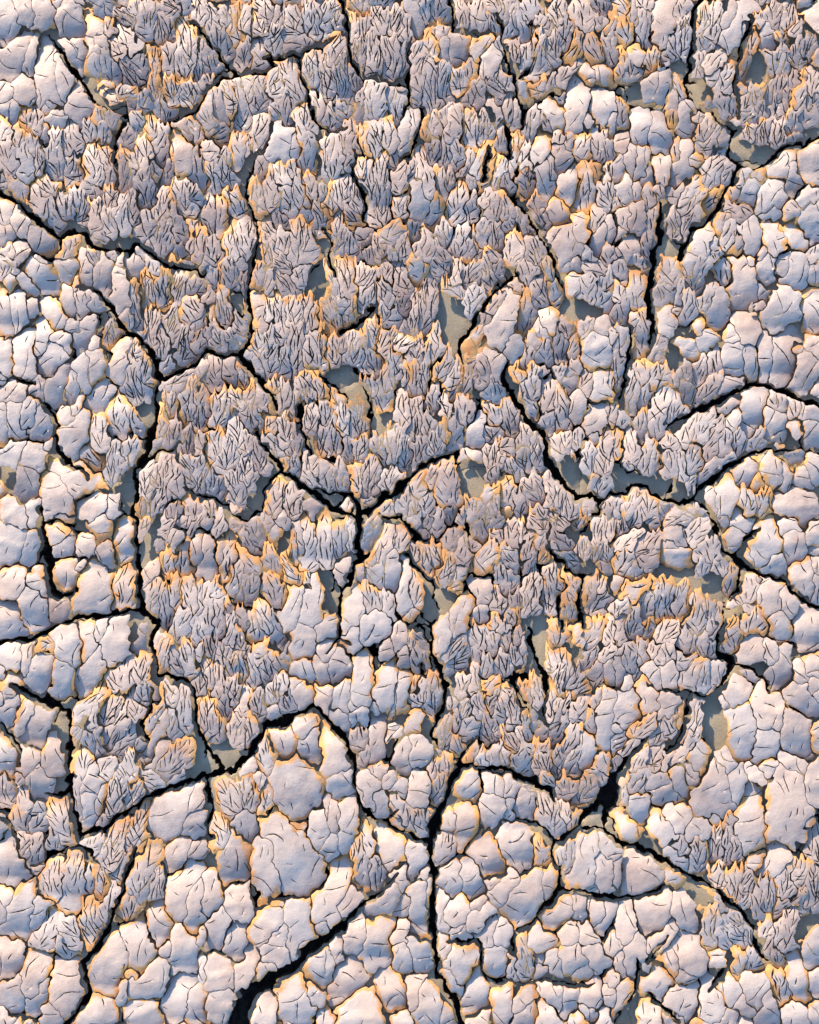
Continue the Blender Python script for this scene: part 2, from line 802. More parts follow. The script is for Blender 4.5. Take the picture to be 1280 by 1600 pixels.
10 840 10 990 30 m3o
10 1060 10 1200 35 m3
60 1080 60 1220 50 f1o
150 1180 140 1300 60 f1
270 1240 270 1380 50 f1
330 1170 350 1320 45 f2
60 1370 60 1480 70 f1
190 1340 200 1500 60 f1
330 1360 300 1440 40 m1
440 760 440 820 35 f1o
420 890 430 940 30 m0o
380 980 400 1060 45 f1o
500 800 490 940 35 f2
500 970 520 1140 60 f1
370 1100 440 1230 45 f1
560 1080 560 1200 50 f2
380 1170 490 1320 40 f1o
560 1260 560 1340 40 f2
600 770 650 860 60 f3
570 880 560 980 40 f3
700 720 720 850 45 f3o
780 780 830 880 60 f2o
650 910 660 1050 55 f2
760 930 770 1020 40 f2
730 1030 720 1200 50 f1o
860 890 870 1080 45 f0o
930 870 960 1080 55 f0o
810 1030 800 1200 50 f1
880 1120 900 1240 45 f1
980 1130 970 1240 50 f1
660 1160 670 1300 50 f1
620 1310 680 1460 50 f1
770 1270 770 1450 50 m1
850 1290 850 1440 40 m1
920 1290 960 1440 50 f1o
1050 1240 1030 1450 60 f1
1060 1130 1110 1240 50 f1
1170 1080 1180 1240 60 f1
1250 1160 1260 1280 45 f1
1180 1340 1160 1440 70 f1
1050 1510 1020 1530 30 m1o
470 1370 430 1580 60 f2o
560 1440 540 1600 60 f2
1150 1520 1130 1600 50 m2o
880 1540 850 1600 50 s2
1250 1470 1240 1600 50 m2
660 1560 680 1600 40 s2
960 1570 970 1600 25 s2
30 1560 30 1600 40 m2
160 1570 150 1600 50 m2
G 190 250 200 320 30
G 700 130 710 220 40
G 900 740 920 860 40
G 360 1440 340 1560 40
G 1120 1000 1100 1080 40
T 640 400
30 50 50 120 45 m0o
100 170 90 420 60 f2
20 220 20 440 50 f2
180 20 200 70 60 f1
290 30 290 170 40 f2
400 50 370 140 60 f2
470 20 500 170 50 f2
570 20 550 100 40 m2
260 160 290 250 50 f1o
400 220 390 310 60 f0
180 400 170 620 38 m2
50 540 40 640 40 f2
20 700 40 840 45 f1
110 590 90 820 38 f1o
250 570 190 740 45 f2o
160 820 160 930 50 m1
310 650 260 800 45 f1o
390 670 380 740 40 f3
300 820 260 880 30 f2
460 650 480 760 50 m2
530 780 540 860 50 m1
360 810 340 840 40 f2
430 450 410 570 35 m0o
460 540 430 580 30 m3
370 640 390 640 25 m1o
600 240 500 340 40 m2
520 290 480 400 30 m3
700 40 740 140 65 m2
640 130 680 200 50 m2
780 160 830 260 70 m2
860 60 870 120 50 m1o
920 120 900 260 60 m0
720 250 720 450 60 m2o
640 280 560 500 85 s0
640 540 660 620 50 s1
500 610 560 740 50 s1
860 350 880 440 60 s0o
820 450 830 480 50 s1
940 440 950 640 50 m2
770 480 780 530 40 m2
860 520 850 660 50 m2
750 580 720 680 45 m2
670 690 680 760 45 m1o
780 700 760 850 60 m1
830 660 830 730 40 m2
890 740 850 940 45 m2
1000 650 1010 720 50 m2
940 680 930 720 50 m1
1040 450 1000 620 35 m2
960 420 980 470 50 m3
700 860 780 960 40 m1o
1120 400 1100 460 60 m2
1200 440 1190 480 60 s2
1160 540 1170 620 90 s0o
1260 480 1270 530 30 s1
1010 770 1000 820 45 s2
1090 770 1080 830 55 m3
1210 760 1190 880 55 s1o
1260 740 1260 800 35 m1
950 830 970 1040 60 m1o
870 940 860 1060 40 m1
1050 880 1050 1000 65 s1
1180 950 1140 1080 70 s1
1150 1100 1150 1140 45 s1
1060 1060 1050 1160 45 m1
980 1130 960 1200 70 m1
1090 1180 1110 1300 60 m0
1010 1240 1030 1280 40 m0
1210 1100 1210 1320 60 f2
1260 960 1270 1020 25 m2
1160 1400 1150 1470 35 m1o
1230 1420 1200 1460 35 m1
50 920 40 1100 40 f2
110 980 110 1080 45 f2
20 900 10 980 30 f2
210 900 220 960 50 f1
320 880 320 980 60 m1
200 1010 200 1120 45 f2
290 960 290 1180 45 m1
380 960 380 1000 40 m2
160 1100 160 1240 50 f1
50 1140 60 1280 60 f2
430 1040 390 1160 60 s0
520 940 540 1000 50 m2
490 1060 510 1100 60 f2
380 1230 420 1280 60 s1
340 1210 350 1270 35 m1
520 1150 500 1260 50 f2
600 920 640 1100 40 f2
660 1150 600 1180 50 f2
720 1050 720 1150 50 f2
790 1120 780 1280 40 f2
700 1190 720 1280 50 f2
590 1240 560 1260 40 f2
640 1280 650 1340 50 f2
540 1330 520 1390 45 f2
800 1080 810 1090 25 m2o
70 1360 60 1460 50 m1o
20 1460 20 1600 40 f2
110 1450 120 1590 45 f2
230 1280 240 1500 85 m2o
130 1350 130 1400 30 m2
600 1380 620 1520 60 m1o
540 1430 480 1500 50 m0o
400 1500 400 1600 90 m1
260 1560 260 1600 60 m2
540 1520 530 1600 40 m1
760 1400 800 1500 60 f2
880 1420 900 1520 60 f2
680 1480 690 1600 50 f2
800 1540 830 1600 50 f2
1010 1500 1000 1600 50 f2
610 1560 600 1600 40 s0o
1100 1510 1120 1560 40 m2
1240 1500 1230 1580 50 m2
920 1580 920 1600 40 f2
1020 30 1010 60 60 s2
1020 110 1020 200 50 s0o
1100 60 1180 80 50 m1
1120 140 1110 260 60 m1
1230 110 1230 180 50 m1
1230 230 1210 270 60 m1
G 270 300 270 480 60
G 1000 340 1140 340 35
G 400 1330 390 1440 70
G 1010 1300 1040 1400 50
G 630 780 650 860 10
T 960 400
50 20 40 100 60 m1
130 10 130 30 60 m1
110 60 130 280 50 m1o
130 370 130 390 30 s1
20 180 30 250 45 m1
50 260 40 380 45 m2
40 430 30 560 50 m1
20 620 20 800 40 m2
350 30 340 120 70 m1o
310 180 320 260 60 m1
410 200 390 280 30 m1
330 330 320 440 50 s1o
400 330 360 350 30 m2
190 360 180 560 55 m2o
290 530 240 600 40 m2
290 590 280 620 50 m2
480 20 470 80 50 s1
540 60 500 200 50 m1
470 240 450 380 50 m1
630 180 560 300 50 m1
650 250 640 400 75 s1
680 30 690 120 70 m0
790 60 800 240 90 s1
900 210 910 240 40 s1
860 300 890 290 30 m2
840 20 830 50 45 s1
940 40 940 120 70 s0
1050 10 1050 60 60 s1
1140 40 1120 160 75 s0
1260 60 1260 140 40 s1o
1080 240 1020 400 100 s0
800 390 820 480 70 s1
720 460 730 500 40 s0o
1250 260 1260 420 70 s1o
530 410 540 470 45 s1o
580 480 560 550 60 s1
440 560 470 590 60 s0o
440 660 440 740 45 m2
550 620 530 760 50 m1
610 600 610 700 50 m1
750 600 760 700 70 s1
830 620 840 720 50 s1
420 780 440 860 60 m2
640 760 570 880 55 m1
750 760 700 860 55 s1
950 540 950 700 60 s1
1080 500 1050 700 90 s1
1110 560 1120 600 50 s0
1250 520 1240 580 60 s0
1190 660 1180 780 80 s1
1260 820 1260 830 60 s1
200 700 180 740 50 m1o
290 700 260 780 60 m1o
110 760 90 940 60 m1
60 880 50 1030 40 m1
200 820 170 940 40 m1
290 850 260 1080 70 m0
400 870 360 1040 60 m0
170 980 160 1120 50 m1
100 1100 100 1240 60 m1
30 1080 20 1240 30 m2
220 1160 220 1320 60 m0
350 1130 340 1160 50 m1
330 1220 340 1360 55 m1
80 1290 80 1320 30 m0
480 1030 440 1110 60 m1
600 990 520 1140 55 m1
680 1040 600 1180 55 m2
500 1190 480 1320 50 m1
420 1240 430 1380 30 m1
750 1260 560 1400 45 m1
470 1440 500 1400 35 m0
720 920 720 960 40 s1
760 980 750 1040 45 s0
880 870 840 1040 75 s0
710 1100 700 1190 50 m1
790 1090 760 1190 45 m1
900 1110 890 1180 60 m1
960 1190 970 1190 20 m1
1030 880 1020 930 60 m1
1110 900 1110 960 50 m1
1000 1000 1010 1080 80 s0
1120 1060 1130 1120 50 s0
1220 930 1220 1000 60 s1
1230 1060 1220 1160 60 s0
1020 1200 1010 1220 40 s1o
1120 1160 1120 1260 70 s1
1240 1240 1240 1340 60 s0o
1170 1340 1170 1420 50 s1
840 1250 920 1250 25 s0o
960 1270 1020 1390 60 s0o
1060 1320 1060 1440 45 s0
820 1300 780 1370 70 s0
870 1420 900 1430 30 s1o
700 1420 680 1560 80 s0o
600 1480 620 1580 40 s1o
810 1470 820 1600 70 m0
920 1450 910 1600 45 m1o
1130 1530 1130 1600 120 s1
120 1460 90 1600 60 m1o
220 1490 190 1600 50 m1o
330 1560 330 1600 40 m1
470 1560 460 1600 40 m1
520 1530 540 1590 35 s1
20 1540 20 1600 30 m1
G 430 460 480 480 25
G 350 620 370 660 35
G 40 1360 120 1380 40
G 240 1400 340 1420 30
G 410 1480 410 1520 40
G 600 160 640 160 30
G 900 170 1000 200 12
T 0 800
110 10 110 20 110 s0
80 160 60 240 90 s0
230 190 170 290 50 s0
380 0 380 30 60 s1
370 90 350 150 60 s0o
430 200 390 240 60 s0
420 330 410 430 60 s0o
560 160 540 240 55 s0
530 310 530 330 30 s0
620 30 630 90 90 s0o
660 230 660 310 55 s1
760 60 770 260 55 s0o
790 370 780 560 60 m1o
620 350 580 590 85 s0o
120 380 60 480 80 s0o
220 380 240 470 60 s0
40 620 60 720 90 s0
210 520 220 640 75 s0
370 540 360 650 35 s3
90 860 60 940 70 s1
180 860 170 960 50 s1
20 960 20 1040 35 s0
60 1020 70 1110 60 s0o
20 1130 20 1180 30 s0
90 1180 50 1290 60 s0
180 1160 130 1340 60 s0o
290 1230 200 1400 80 s1
180 1480 170 1590 70 s1
330 1420 330 1570 60 s1o
30 1430 50 1590 70 s0o
230 880 300 840 35 m0o
400 760 460 860 90 s0o
560 700 560 880 60 s0o
270 930 250 1040 80 s0
400 980 380 1120 60 s0o
640 700 620 740 45 s0
740 730 720 860 80 s0
620 880 520 1080 60 s0o
770 940 760 1060 60 m1
900 900 890 1040 40 m1o
910 740 880 830 40 s2
1000 770 960 800 30 s1o
960 690 970 710 20 m3
650 1110 490 1290 55 m1o
560 1200 440 1430 50 m1o
590 1200 600 1320 25 m1
760 1110 680 1280 55 f0o
800 1180 680 1420 45 f1
780 1290 700 1440 50 m1
840 1380 740 1480 50 f1
840 1130 860 1250 50 f1
900 1080 880 1160 40 m1
560 1390 570 1440 45 m1
620 1380 640 1480 25 m1
520 1490 520 1600 70 m0o
700 1530 660 1590 30 m1
820 1500 820 1590 50 f1
900 1340 880 1460 35 m2
970 1070 960 1130 45 m2
1040 1120 940 1340 45 m1o
1060 1070 1080 1150 50 m1
1150 1080 1160 1300 45 m1
1080 1240 1080 1360 50 m1
1040 1300 920 1520 50 s1o
1010 1430 960 1570 30 s3
1150 1470 1080 1600 100 m2o
1030 820 1010 1000 60 m1o
1110 880 1130 960 40 m1
1170 800 1180 980 50 m1o
1100 1010 1110 1020 35 s1
1160 590 1130 740 60 m1
1240 700 1240 780 40 m1
1250 820 1260 880 40 m2
1260 930 1260 1120 35 f2
1260 1150 1270 1320 35 f2o
970 440 930 600 60 m1o
1040 530 1040 700 40 m1
1090 430 1100 570 35 m1o
1190 430 1200 580 55 m1o
1260 440 1260 620 35 m1
960 330 910 420 40 s2
1150 110 1080 200 45 s1
1060 200 1050 360 40 m0o
1160 190 1140 350 45 m1o
1200 20 1150 90 50 f2
1240 150 1250 280 50 s1o
1080 20 960 160 60 f2
900 30 900 140 50 f2
980 40 980 180 55 f2
1260 30 1200 130 40 f2
G 190 350 350 480 12
G 280 230 290 330 30
G 400 1220 390 1380 40
G 920 250 910 310 40
G 230 1150 330 1200 14
G 840 720 850 780 20
G 520 100 650 150 12
T 320 800
100 20 80 120 50 m1
20 20 20 100 30 s2
180 40 210 60 50 m3
290 60 340 180 50 m2
240 120 290 240 50 m2
400 20 400 80 30 m3
500 20 500 50 60 s1
460 110 440 160 45 s1o
20 150 20 370 60 s1
100 150 90 300 30 s3
170 170 130 420 50 m1o
230 200 300 330 50 m1o
210 350 160 460 45 m2
300 420 260 530 60 m3
410 400 450 540 70 m2o
400 230 440 350 50 m2o
500 270 560 420 45 f2o
550 100 560 300 30 m1o
640 40 640 330 55 m0
580 80 620 240 40 m1
740 20 770 300 55 m0o
860 20 850 250 55 m1o
920 20 920 220 35 m1
640 400 670 480 45 m2
730 400 740 420 30 s3
880 300 850 440 45 s3
930 270 930 300 25 s1o
1090 50 1000 220 60 m0o
1170 80 1080 280 70 m1o
1240 100 1240 210 50 m1o
1090 310 1080 400 70 m0
970 370 970 420 35 s1o
1180 290 1180 440 60 s1
1260 270 1260 560 60 s0
1030 440 1060 580 60 m1o
1150 500 1140 600 50 m1
940 490 910 700 60 s0o
1080 650 1040 760 80 s0
930 740 940 850 60 s0
1050 840 1050 840 30 s2
1230 760 1220 820 50 s2
1130 850 1130 920 55 s2
1250 850 1240 940 45 s2
560 510 510 680 60 s0o
700 450 680 640 80 s0o
780 660 740 760 50 s0o
620 760 600 860 80 s0
540 780 510 880 25 m2
760 830 740 900 50 s1
600 930 620 1030 60 s0
720 920 740 1020 50 s1
870 920 830 1020 60 s1
590 1070 620 1170 60 s1
1000 900 980 1180 80 s0o
860 1080 860 1200 60 s1
740 1120 740 1200 50 s1
840 1220 860 1300 45 s1
980 1230 970 1280 70 s1
1070 1180 1070 1220 35 s1
1150 960 1120 1160 85 s0o
1240 1010 1220 1220 60 s0o
1190 1060 1180 1280 35 s0o
960 1340 980 1420 60 m2
1080 1300 1080 1520 60 s2
1020 1480 1000 1560 50 m2
1250 1330 1140 1420 25 m0o
1200 1310 1180 1330 25 s0
1250 1490 1250 1590 80 s0
1100 1560 1080 1600 50 s1
350 560 400 700 60 m0o
290 640 330 780 45 m0o
440 620 460 830 50 m1
340 800 370 890 60 m2
240 560 250 680 50 m3
140 590 160 620 30 m4
80 400 80 500 45 m0o
90 540 90 760 55 m1
20 460 20 740 50 m1
180 640 140 780 45 f1
220 740 240 860 35 f2
100 790 110 880 45 f2
30 800 40 880 40 f3
230 890 240 1020 40 f0o
170 930 170 1000 40 f1o
310 900 300 1060 40 f1
180 1030 200 1180 50 f1
370 900 400 1020 55 f1
460 880 470 980 40 m2
440 800 450 850 40 f2
490 1000 500 1120 35 m0
80 980 90 1140 45 f2
20 920 30 1100 40 f2
130 1100 130 1260 50 f2
40 1140 60 1360 50 f1o
90 1300 90 1400 45 f1o
240 1120 230 1220 50 f1
340 1080 340 1240 50 f2
210 1260 200 1400 70 m1
300 1280 280 1400 45 m1o
440 1070 430 1180 50 f1
510 1120 530 1200 60 m1
430 1210 430 1270 50 s1
360 1390 380 1560 60 m0o
460 1340 520 1540 60 s0o
620 1300 640 1340 60 s0o
680 1390 660 1520 60 s0
780 1400 830 1560 90 s0o
560 1560 520 1600 60 s0
300 1590 300 1600 40 s0
G 500 150 490 220 30
G 820 460 780 600 30
G 780 440 780 480 40
G 1040 850 1060 950 22
G 1220 1290 1240 1270 20
G 1170 1450 1180 1500 30
G 120 1490 220 1540 40
T 640 800
80 80 90 150 30 f3
30 20 30 40 40 m1
110 20 110 70 40 m2
180 20 170 100 50 m2
330 10 330 30 60 m2
300 80 250 210 50 m2
350 150 340 290 50 m2
440 20 430 120 55 m2
550 20 520 60 50 m2
530 100 550 140 50 m2
640 20 640 180 60 m2
380 80 390 200 30 m2
80 190 110 380 55 f1o
150 160 180 320 45 f0o
20 190 40 260 40 f1
240 270 220 420 65 f1o
340 320 290 420 25 m1o
520 190 440 360 60 m0o
600 200 640 300 60 m1
600 360 600 430 80 m1
330 470 200 480 15 m0o
440 420 440 540 65 s2
560 480 560 560 60 f2
640 480 660 580 40 f2
620 590 640 660 50 f2
680 620 680 690 30 m3
700 60 700 180 35 f2
760 40 800 80 50 f2
750 120 730 280 50 f2
830 130 810 190 45 f2
780 240 760 310 50 f2
840 210 830 290 35 f2
690 180 690 320 20 f2
800 340 750 600 60 f1
880 290 880 560 60 f1o
920 360 940 440 40 f1o
900 20 940 60 70 f2
880 110 980 220 55 f2
900 210 1010 290 55 f2
1060 20 1060 90 40 f2
1200 30 1180 150 60 f1
1260 10 1260 120 50 f1
1100 140 1080 240 60 f2
1180 190 1160 280 50 f1
1230 200 1230 270 30 f1
980 370 1030 500 50 m2o
1080 450 1060 500 30 m1
980 530 1010 640 50 m2o
1150 400 1100 600 50 m2o
1210 410 1210 480 45 m1o
1260 440 1160 600 55 m1
1090 660 1110 690 30 m1o
1230 360 1200 340 30 s3
1040 720 1080 820 35 s1o
1200 690 1130 800 70 m1o
1260 660 1260 780 50 m1
1180 830 1120 940 55 m1
1260 820 1230 900 45 m1
1050 970 1010 1080 50 f1
1160 930 1160 1040 60 m1
1260 930 1260 1060 40 s1o
1180 1100 1170 1180 40 m1
930 710 940 800 55 m2o
980 830 980 840 25 m2
850 870 880 940 40 f0o
940 860 930 1100 50 f0o
1000 920 960 1080 40 f0o
890 1060 880 1280 40 f1
1000 1130 940 1220 50 f1
1080 1060 1040 1120 50 f1
960 1230 900 1310 40 f1
1080 1170 1060 1250 60 m1
970 1290 930 1400 60 m2
1050 1320 980 1450 60 m1
1130 1270 1130 1350 45 m2
1240 1120 1220 1420 60 s0o
1100 1390 1110 1540 50 s0o
1200 1500 1190 1580 45 m1
1040 1480 1000 1600 50 m1
920 1480 930 1600 55 f2
790 1030 820 1200 38 m0o
700 880 700 990 40 m1o
840 1180 830 1280 30 m2
730 1250 730 1420 40 m0o
780 1230 790 1330 30 m1
660 1340 740 1460 40 m1
820 1290 840 1380 30 m2
840 1430 820 1480 35 m3
600 1340 640 1440 50 f2
720 1490 680 1600 70 m1
820 1480 840 1590 50 f2
540 1460 540 1560 60 m1
580 1480 600 1560 50 m0
440 1500 440 1570 40 m0o
380 540 280 700 65 s1o
430 600 430 640 60 s1
240 660 200 840 55 s0o
400 700 430 810 55 m1
330 780 230 900 40 m1
180 900 180 930 30 m1o
520 640 520 700 35 m1o
560 680 570 720 45 m1o
500 740 520 860 50 m1
600 720 600 820 50 f2
640 780 660 940 50 f2
560 860 600 970 70 f1
490 900 470 1000 50 m1
690 720 690 810 30 m3
720 790 700 870 35 s1
710 900 680 980 30 m1o
340 860 280 960 60 f1
410 840 420 920 40 m1
400 980 410 1080 45 m2
540 1030 480 1080 50 m2
610 1060 640 1080 30 m1o
330 1010 300 1120 60 m1
270 1060 270 1200 45 m1
360 1130 340 1230 50 f1
430 1110 440 1230 50 f1
400 1280 380 1350 60 m1
530 1130 500 1200 50 f2
600 1130 640 1290 55 f1
550 1230 590 1290 50 f1
480 1280 500 1420 50 f2
560 1300 540 1360 40 f2
700 1080 730 1170 45 m2o
50 730 90 800 45 m2
40 820 60 960 50 m2o
20 760 10 840 30 m2
30 1020 40 1100 45 f1o
70 1020 70 1160 40 f1
140 1010 160 1240 60 f1o
30 1150 40 1190 40 m1
40 1280 20 1340 50 s1o
240 1240 220 1440 60 f2
310 1260 300 1330 35 f2
260 1440 320 1500 50 f2o
190 1440 190 1490 30 f2o
420 1400 360 1560 40 m3o
60 1430 40 1560 80 s0
150 1550 150 1600 40 m1o
240 1540 240 1600 50 m1o
30 380 30 540 60 m0o
20 630 10 670 20 s1o
G 130 460 130 640 35
G 250 540 210 600 30
G 760 700 800 900 45
G 1000 130 1030 160 20
G 1140 340 1120 320 25
G 1030 900 1020 860 20
G 650 900 660 1010 0
G 740 960 710 1010 22
G 100 1310 110 1400 18
G 20 700 80 690 15
T 960 800
50 20 40 120 60 f1
150 20 120 60 50 f1
230 40 220 60 30 m2
340 20 440 40 60 m1
180 100 60 200 60 m0
70 240 50 320 50 m0o
250 160 180 220 60 f2
240 260 200 310 50 m2
150 340 140 370 50 m0o
380 130 400 180 60 s1
380 230 390 290 85 s0o
540 50 500 130 85 m0
560 170 580 260 80 m0
620 290 640 350 50 m0
540 290 540 360 50 m0
790 20 800 50 80 s1
660 10 670 40 30 s2
770 130 740 240 60 s1o
1120 20 1100 60 90 s0
1240 90 1240 160 60 s0
1250 220 1260 230 40 s0
1250 310 1260 350 30 s1
950 120 940 240 100 s0o
1110 160 1120 240 70 s0
980 280 990 340 70 s0
820 260 850 320 30 s0o
1180 360 1180 480 80 s0o
1260 420 1260 540 40 s0
740 370 720 480 50 m2o
860 440 820 540 50 m2
740 560 760 580 25 m1
810 580 830 600 40 m1
930 430 860 440 25 m3
980 440 960 560 80 s0o
1080 500 1090 600 60 s0
1040 640 1040 760 60 s0o
1200 640 1200 800 80 s0
760 680 740 840 50 m1o
880 620 860 700 80 m1o
860 820 840 900 80 s1
960 820 980 880 50 s1
860 950 860 980 60 s0o
1060 880 1040 1040 70 s1
780 1080 760 1160 55 s1
690 1190 700 1190 20 s1
1220 900 1230 970 60 s0o
1130 960 1140 1020 60 s0
1240 1060 1220 1080 40 s0
1110 1100 1180 1240 80 s0
1260 1110 1260 1140 30 s0
1260 1360 1240 1440 50 s0o
1080 1500 1120 1580 80 s0
960 1560 960 1600 60 s0
680 1520 700 1600 60 s0
540 1480 540 1590 60 s1o
500 1400 470 1440 40 m2
460 1150 460 1300 40 m1o
550 1160 500 1340 35 m1
360 1280 330 1370 45 f1o
430 1360 400 1410 35 m2
420 1440 340 1580 30 m2
400 1230 410 1290 30 m1o
380 1150 310 1210 50 s1
430 1130 440 1140 30 s1
200 1080 200 1180 60 s1o
90 1020 80 1120 40 s1
30 930 40 1060 45 s2
240 1250 150 1360 55 m1o
90 1170 60 1260 90 s0o
20 1300 10 1340 40 s0
60 1370 20 1430 50 m1
210 1390 80 1480 40 f1
280 1340 260 1400 50 f1
290 1450 250 1530 50 f1
180 1500 140 1580 45 f1
60 1520 40 1570 40 f2
340 1500 320 1580 35 m1
200 440 60 500 50 m1o
70 530 20 600 50 m1
20 430 10 480 30 s1o
240 430 250 440 25 m1o
200 500 200 620 60 m1
320 420 310 620 60 m1o
430 430 400 600 60 m1o
130 610 110 740 55 m1
30 670 20 780 50 m2
230 690 220 740 40 m2
70 830 90 960 65 m2
180 800 170 920 45 m1
240 800 230 880 35 m1
340 700 310 760 60 m1
310 840 310 900 60 m1
520 540 510 700 60 m1o
590 530 600 700 50 m1o
650 590 640 780 35 m1o
460 740 450 850 50 m1
540 760 550 860 40 m1
610 810 600 870 40 m1
480 900 420 910 40 m1
220 970 260 1050 50 s0
320 960 340 1050 50 s0o
530 950 450 1050 60 m1o
560 960 560 1080 40 m1
620 940 640 1040 50 m1
630 1090 610 1120 30 m1o
140 990 140 1000 35 m1
500 540 490 550 20 s1
G 580 430 640 500 50
G 600 1240 640 1400 50
G 1120 850 1090 1000 10
G 290 380 470 380 24
G 780 620 700 640 15
960 1190 940 1270 110 s0o
790 1280 800 1430 110 s0o
920 1400 930 1480 90 s0
1150 1290 1130 1440 110 s0
T 0 1200
40 20 40 160 50 m1
150 10 130 50 35 m1
240 20 230 140 70 s1
150 130 170 220 40 m1
210 160 240 250 35 m1
480 20 480 280 40 m1
570 20 560 100 60 s1
560 160 560 290 50 s0
650 140 620 240 30 s0o
740 90 720 230 60 f1
860 120 800 220 40 f1
640 300 640 340 25 m2
940 20 1000 80 60 m1
1150 20 1120 60 80 m1
1180 140 1060 330 110 s1
1200 300 1200 380 60 s1
1150 480 1100 600 50 s2
1240 500 1200 520 40 s2
120 300 140 340 55 m1o
240 310 220 360 50 m1
350 230 410 400 60 m1o
350 420 340 480 50 m1
150 430 150 520 50 m1
230 420 220 600 55 m1
50 480 80 660 90 s1
30 760 20 920 50 s0
10 340 0 420 30 s1
600 430 580 480 50 f1
760 360 700 560 75 f1o
900 270 860 460 50 f1o
820 520 760 660 45 f1o
630 600 640 760 50 m1o
720 720 680 880 45 m1
950 520 880 740 80 m1o
990 660 980 780 60 m1
820 800 800 900 60 m1o
340 560 320 750 75 m1o
480 560 460 820 75 m1o
560 640 570 740 40 m1
170 790 100 1000 90 s0o
260 850 220 960 55 s0
60 1120 60 1240 80 s0
330 930 270 1080 60 m1
400 940 480 1060 60 m1
420 1100 430 1150 45 m1
560 850 570 1040 75 m1o
250 1200 200 1340 80 s1o
120 1320 80 1440 70 s1
420 1260 420 1420 100 s1
300 1350 220 1480 40 s1
320 1500 320 1560 45 s1
20 1560 30 1590 50 s1
860 1010 880 1200 85 s0o
740 1140 680 1320 90 s0o
860 1240 840 1260 40 s0
780 1340 760 1420 30 s0
1000 860 1010 1040 65 s0o
1060 1080 1060 1120 40 s0
1180 640 1100 860 80 s0o
1240 760 1200 980 60 s0o
1120 1040 1160 1220 80 s0
1260 1020 1260 1060 30 s0
980 1280 900 1380 85 s0
900 1480 920 1560 90 s0o
1160 1320 1090 1540 60 s0
1240 1400 1220 1570 60 s0o
1260 1200 1260 1280 30 s0
620 1520 560 1600 100 s0o
T 320 1200
130 110 190 220 65 m0o
290 60 270 220 60 m1
260 290 260 400 60 s0
80 350 110 440 45 m0o
210 460 180 680 75 s1o
320 20 330 60 40 s1
400 120 380 270 40 m1o
550 20 600 220 140 s1o
680 240 720 400 70 s1
780 210 820 380 35 s2
900 190 880 500 40 s1
800 440 800 540 55 s1
860 20 860 120 70 s0
960 140 1010 200 22 m1
1020 20 1060 260 45 s1
1060 170 1070 290 50 s1
1240 80 1240 120 50 s1
1190 20 1160 60 40 s1
1200 180 1240 280 50 m1
1160 300 1220 320 25 m1o
460 380 620 660 140 s0o
520 340 640 340 40 s0o
390 480 380 790 75 s0o
320 780 420 830 40 s1
220 780 230 880 90 s0
40 700 20 860 55 s0o
100 920 60 1080 60 s0
210 980 170 1160 60 s0
300 1180 240 1300 50 s0
400 920 360 1000 80 s0o
480 1040 420 1160 70 s0
400 1220 370 1300 50 s0
600 860 600 1080 75 s0o
720 980 740 960 40 s1
850 620 740 900 85 s0o
940 780 880 860 45 s0
960 460 980 720 55 m1o
1000 370 1040 480 45 m0o
1120 400 1180 560 70 s1o
1080 560 1080 720 50 m1
1240 620 1220 680 50 s1
1160 760 1060 880 65 s0
1260 820 1250 900 40 s1
940 950 930 1120 70 s0
1100 980 1040 1160 80 s0o
1260 980 1220 1050 45 s1
1240 1120 1240 1240 45 s0
820 1100 830 1160 40 s0
740 1200 720 1300 80 s0o
920 1240 860 1390 85 s0
680 1360 700 1420 50 s0
560 1400 560 1560 110 s0o
420 1500 400 1590 60 s0
960 1500 960 1600 130 s0o
760 1560 740 1600 50 s0o
1160 1340 1200 1430 80 s0o
1240 1560 1240 1600 40 s0
90 1240 90 1310 90 s1
100 1420 100 1520 85 s0
160 1580 170 1600 40 s0o
T 640 1200
40 20 60 160 70 s1
220 40 190 180 60 m1o
60 260 70 360 60 m1o
130 280 120 340 20 s1o
380 60 360 160 60 s0o
500 60 540 120 40 s1
640 50 640 130 45 s1
730 90 740 100 40 m1
520 220 520 320 65 s1
340 260 360 420 60 s1o
250 280 250 340 30 s0o
230 440 200 560 50 m1
720 170 700 260 60 s1
860 160 900 380 70 m1
640 220 640 300 30 s1
960 220 960 300 25 m1
840 20 880 80 40 m1o
960 20 980 120 50 m1
1140 80 1080 180 45 m1o
1160 20 1180 50 35 m1
1070 280 1020 380 40 m2o
440 460 520 620 80 s1o
640 400 680 550 85 s1
520 680 520 690 50 s1
800 480 820 560 45 m2o
640 680 560 780 60 s1
760 720 680 900 100 s1o
870 660 860 780 45 s1o
250 640 260 740 55 s0
380 640 400 740 60 s0
300 830 290 920 60 s0o
430 840 420 860 35 s1
200 780 200 960 30 s0
300 1000 320 1050 50 s0
200 1080 210 1120 30 s1o
480 900 400 960 60 s0
500 960 470 1060 50 s0
600 960 560 1060 50 s0
540 1160 540 1280 70 s0o
330 1160 300 1240 75 s0o
240 1280 260 1400 45 s0o
420 1320 420 1480 60 s0
460 1540 440 1600 50 s0
690 1070 720 1260 50 m0o
640 1160 660 1370 30 m0
820 1180 820 1190 30 s1
820 1240 820 1270 40 s1
810 1010 850 1100 55 s0
960 860 880 920 75 s0o
1060 820 1060 900 55 s0
1010 980 1000 1060 45 s0
880 1160 900 1260 50 s0
1000 1140 1060 1260 75 s0o
1160 830 1180 940 50 s0
1090 1000 1120 1060 45 s0
1260 860 1220 1000 50 s0
1120 1140 1200 1220 55 s0
1260 1020 1270 1100 40 s0
1260 1280 1260 1300 40 s0o
1000 460 960 600 45 m1
1120 440 1080 680 80 s1o
1220 380 1240 520 60 s1
1200 560 1200 700 60 s1
1030 740 1150 750 30 m1
40 520 20 660 50 s0
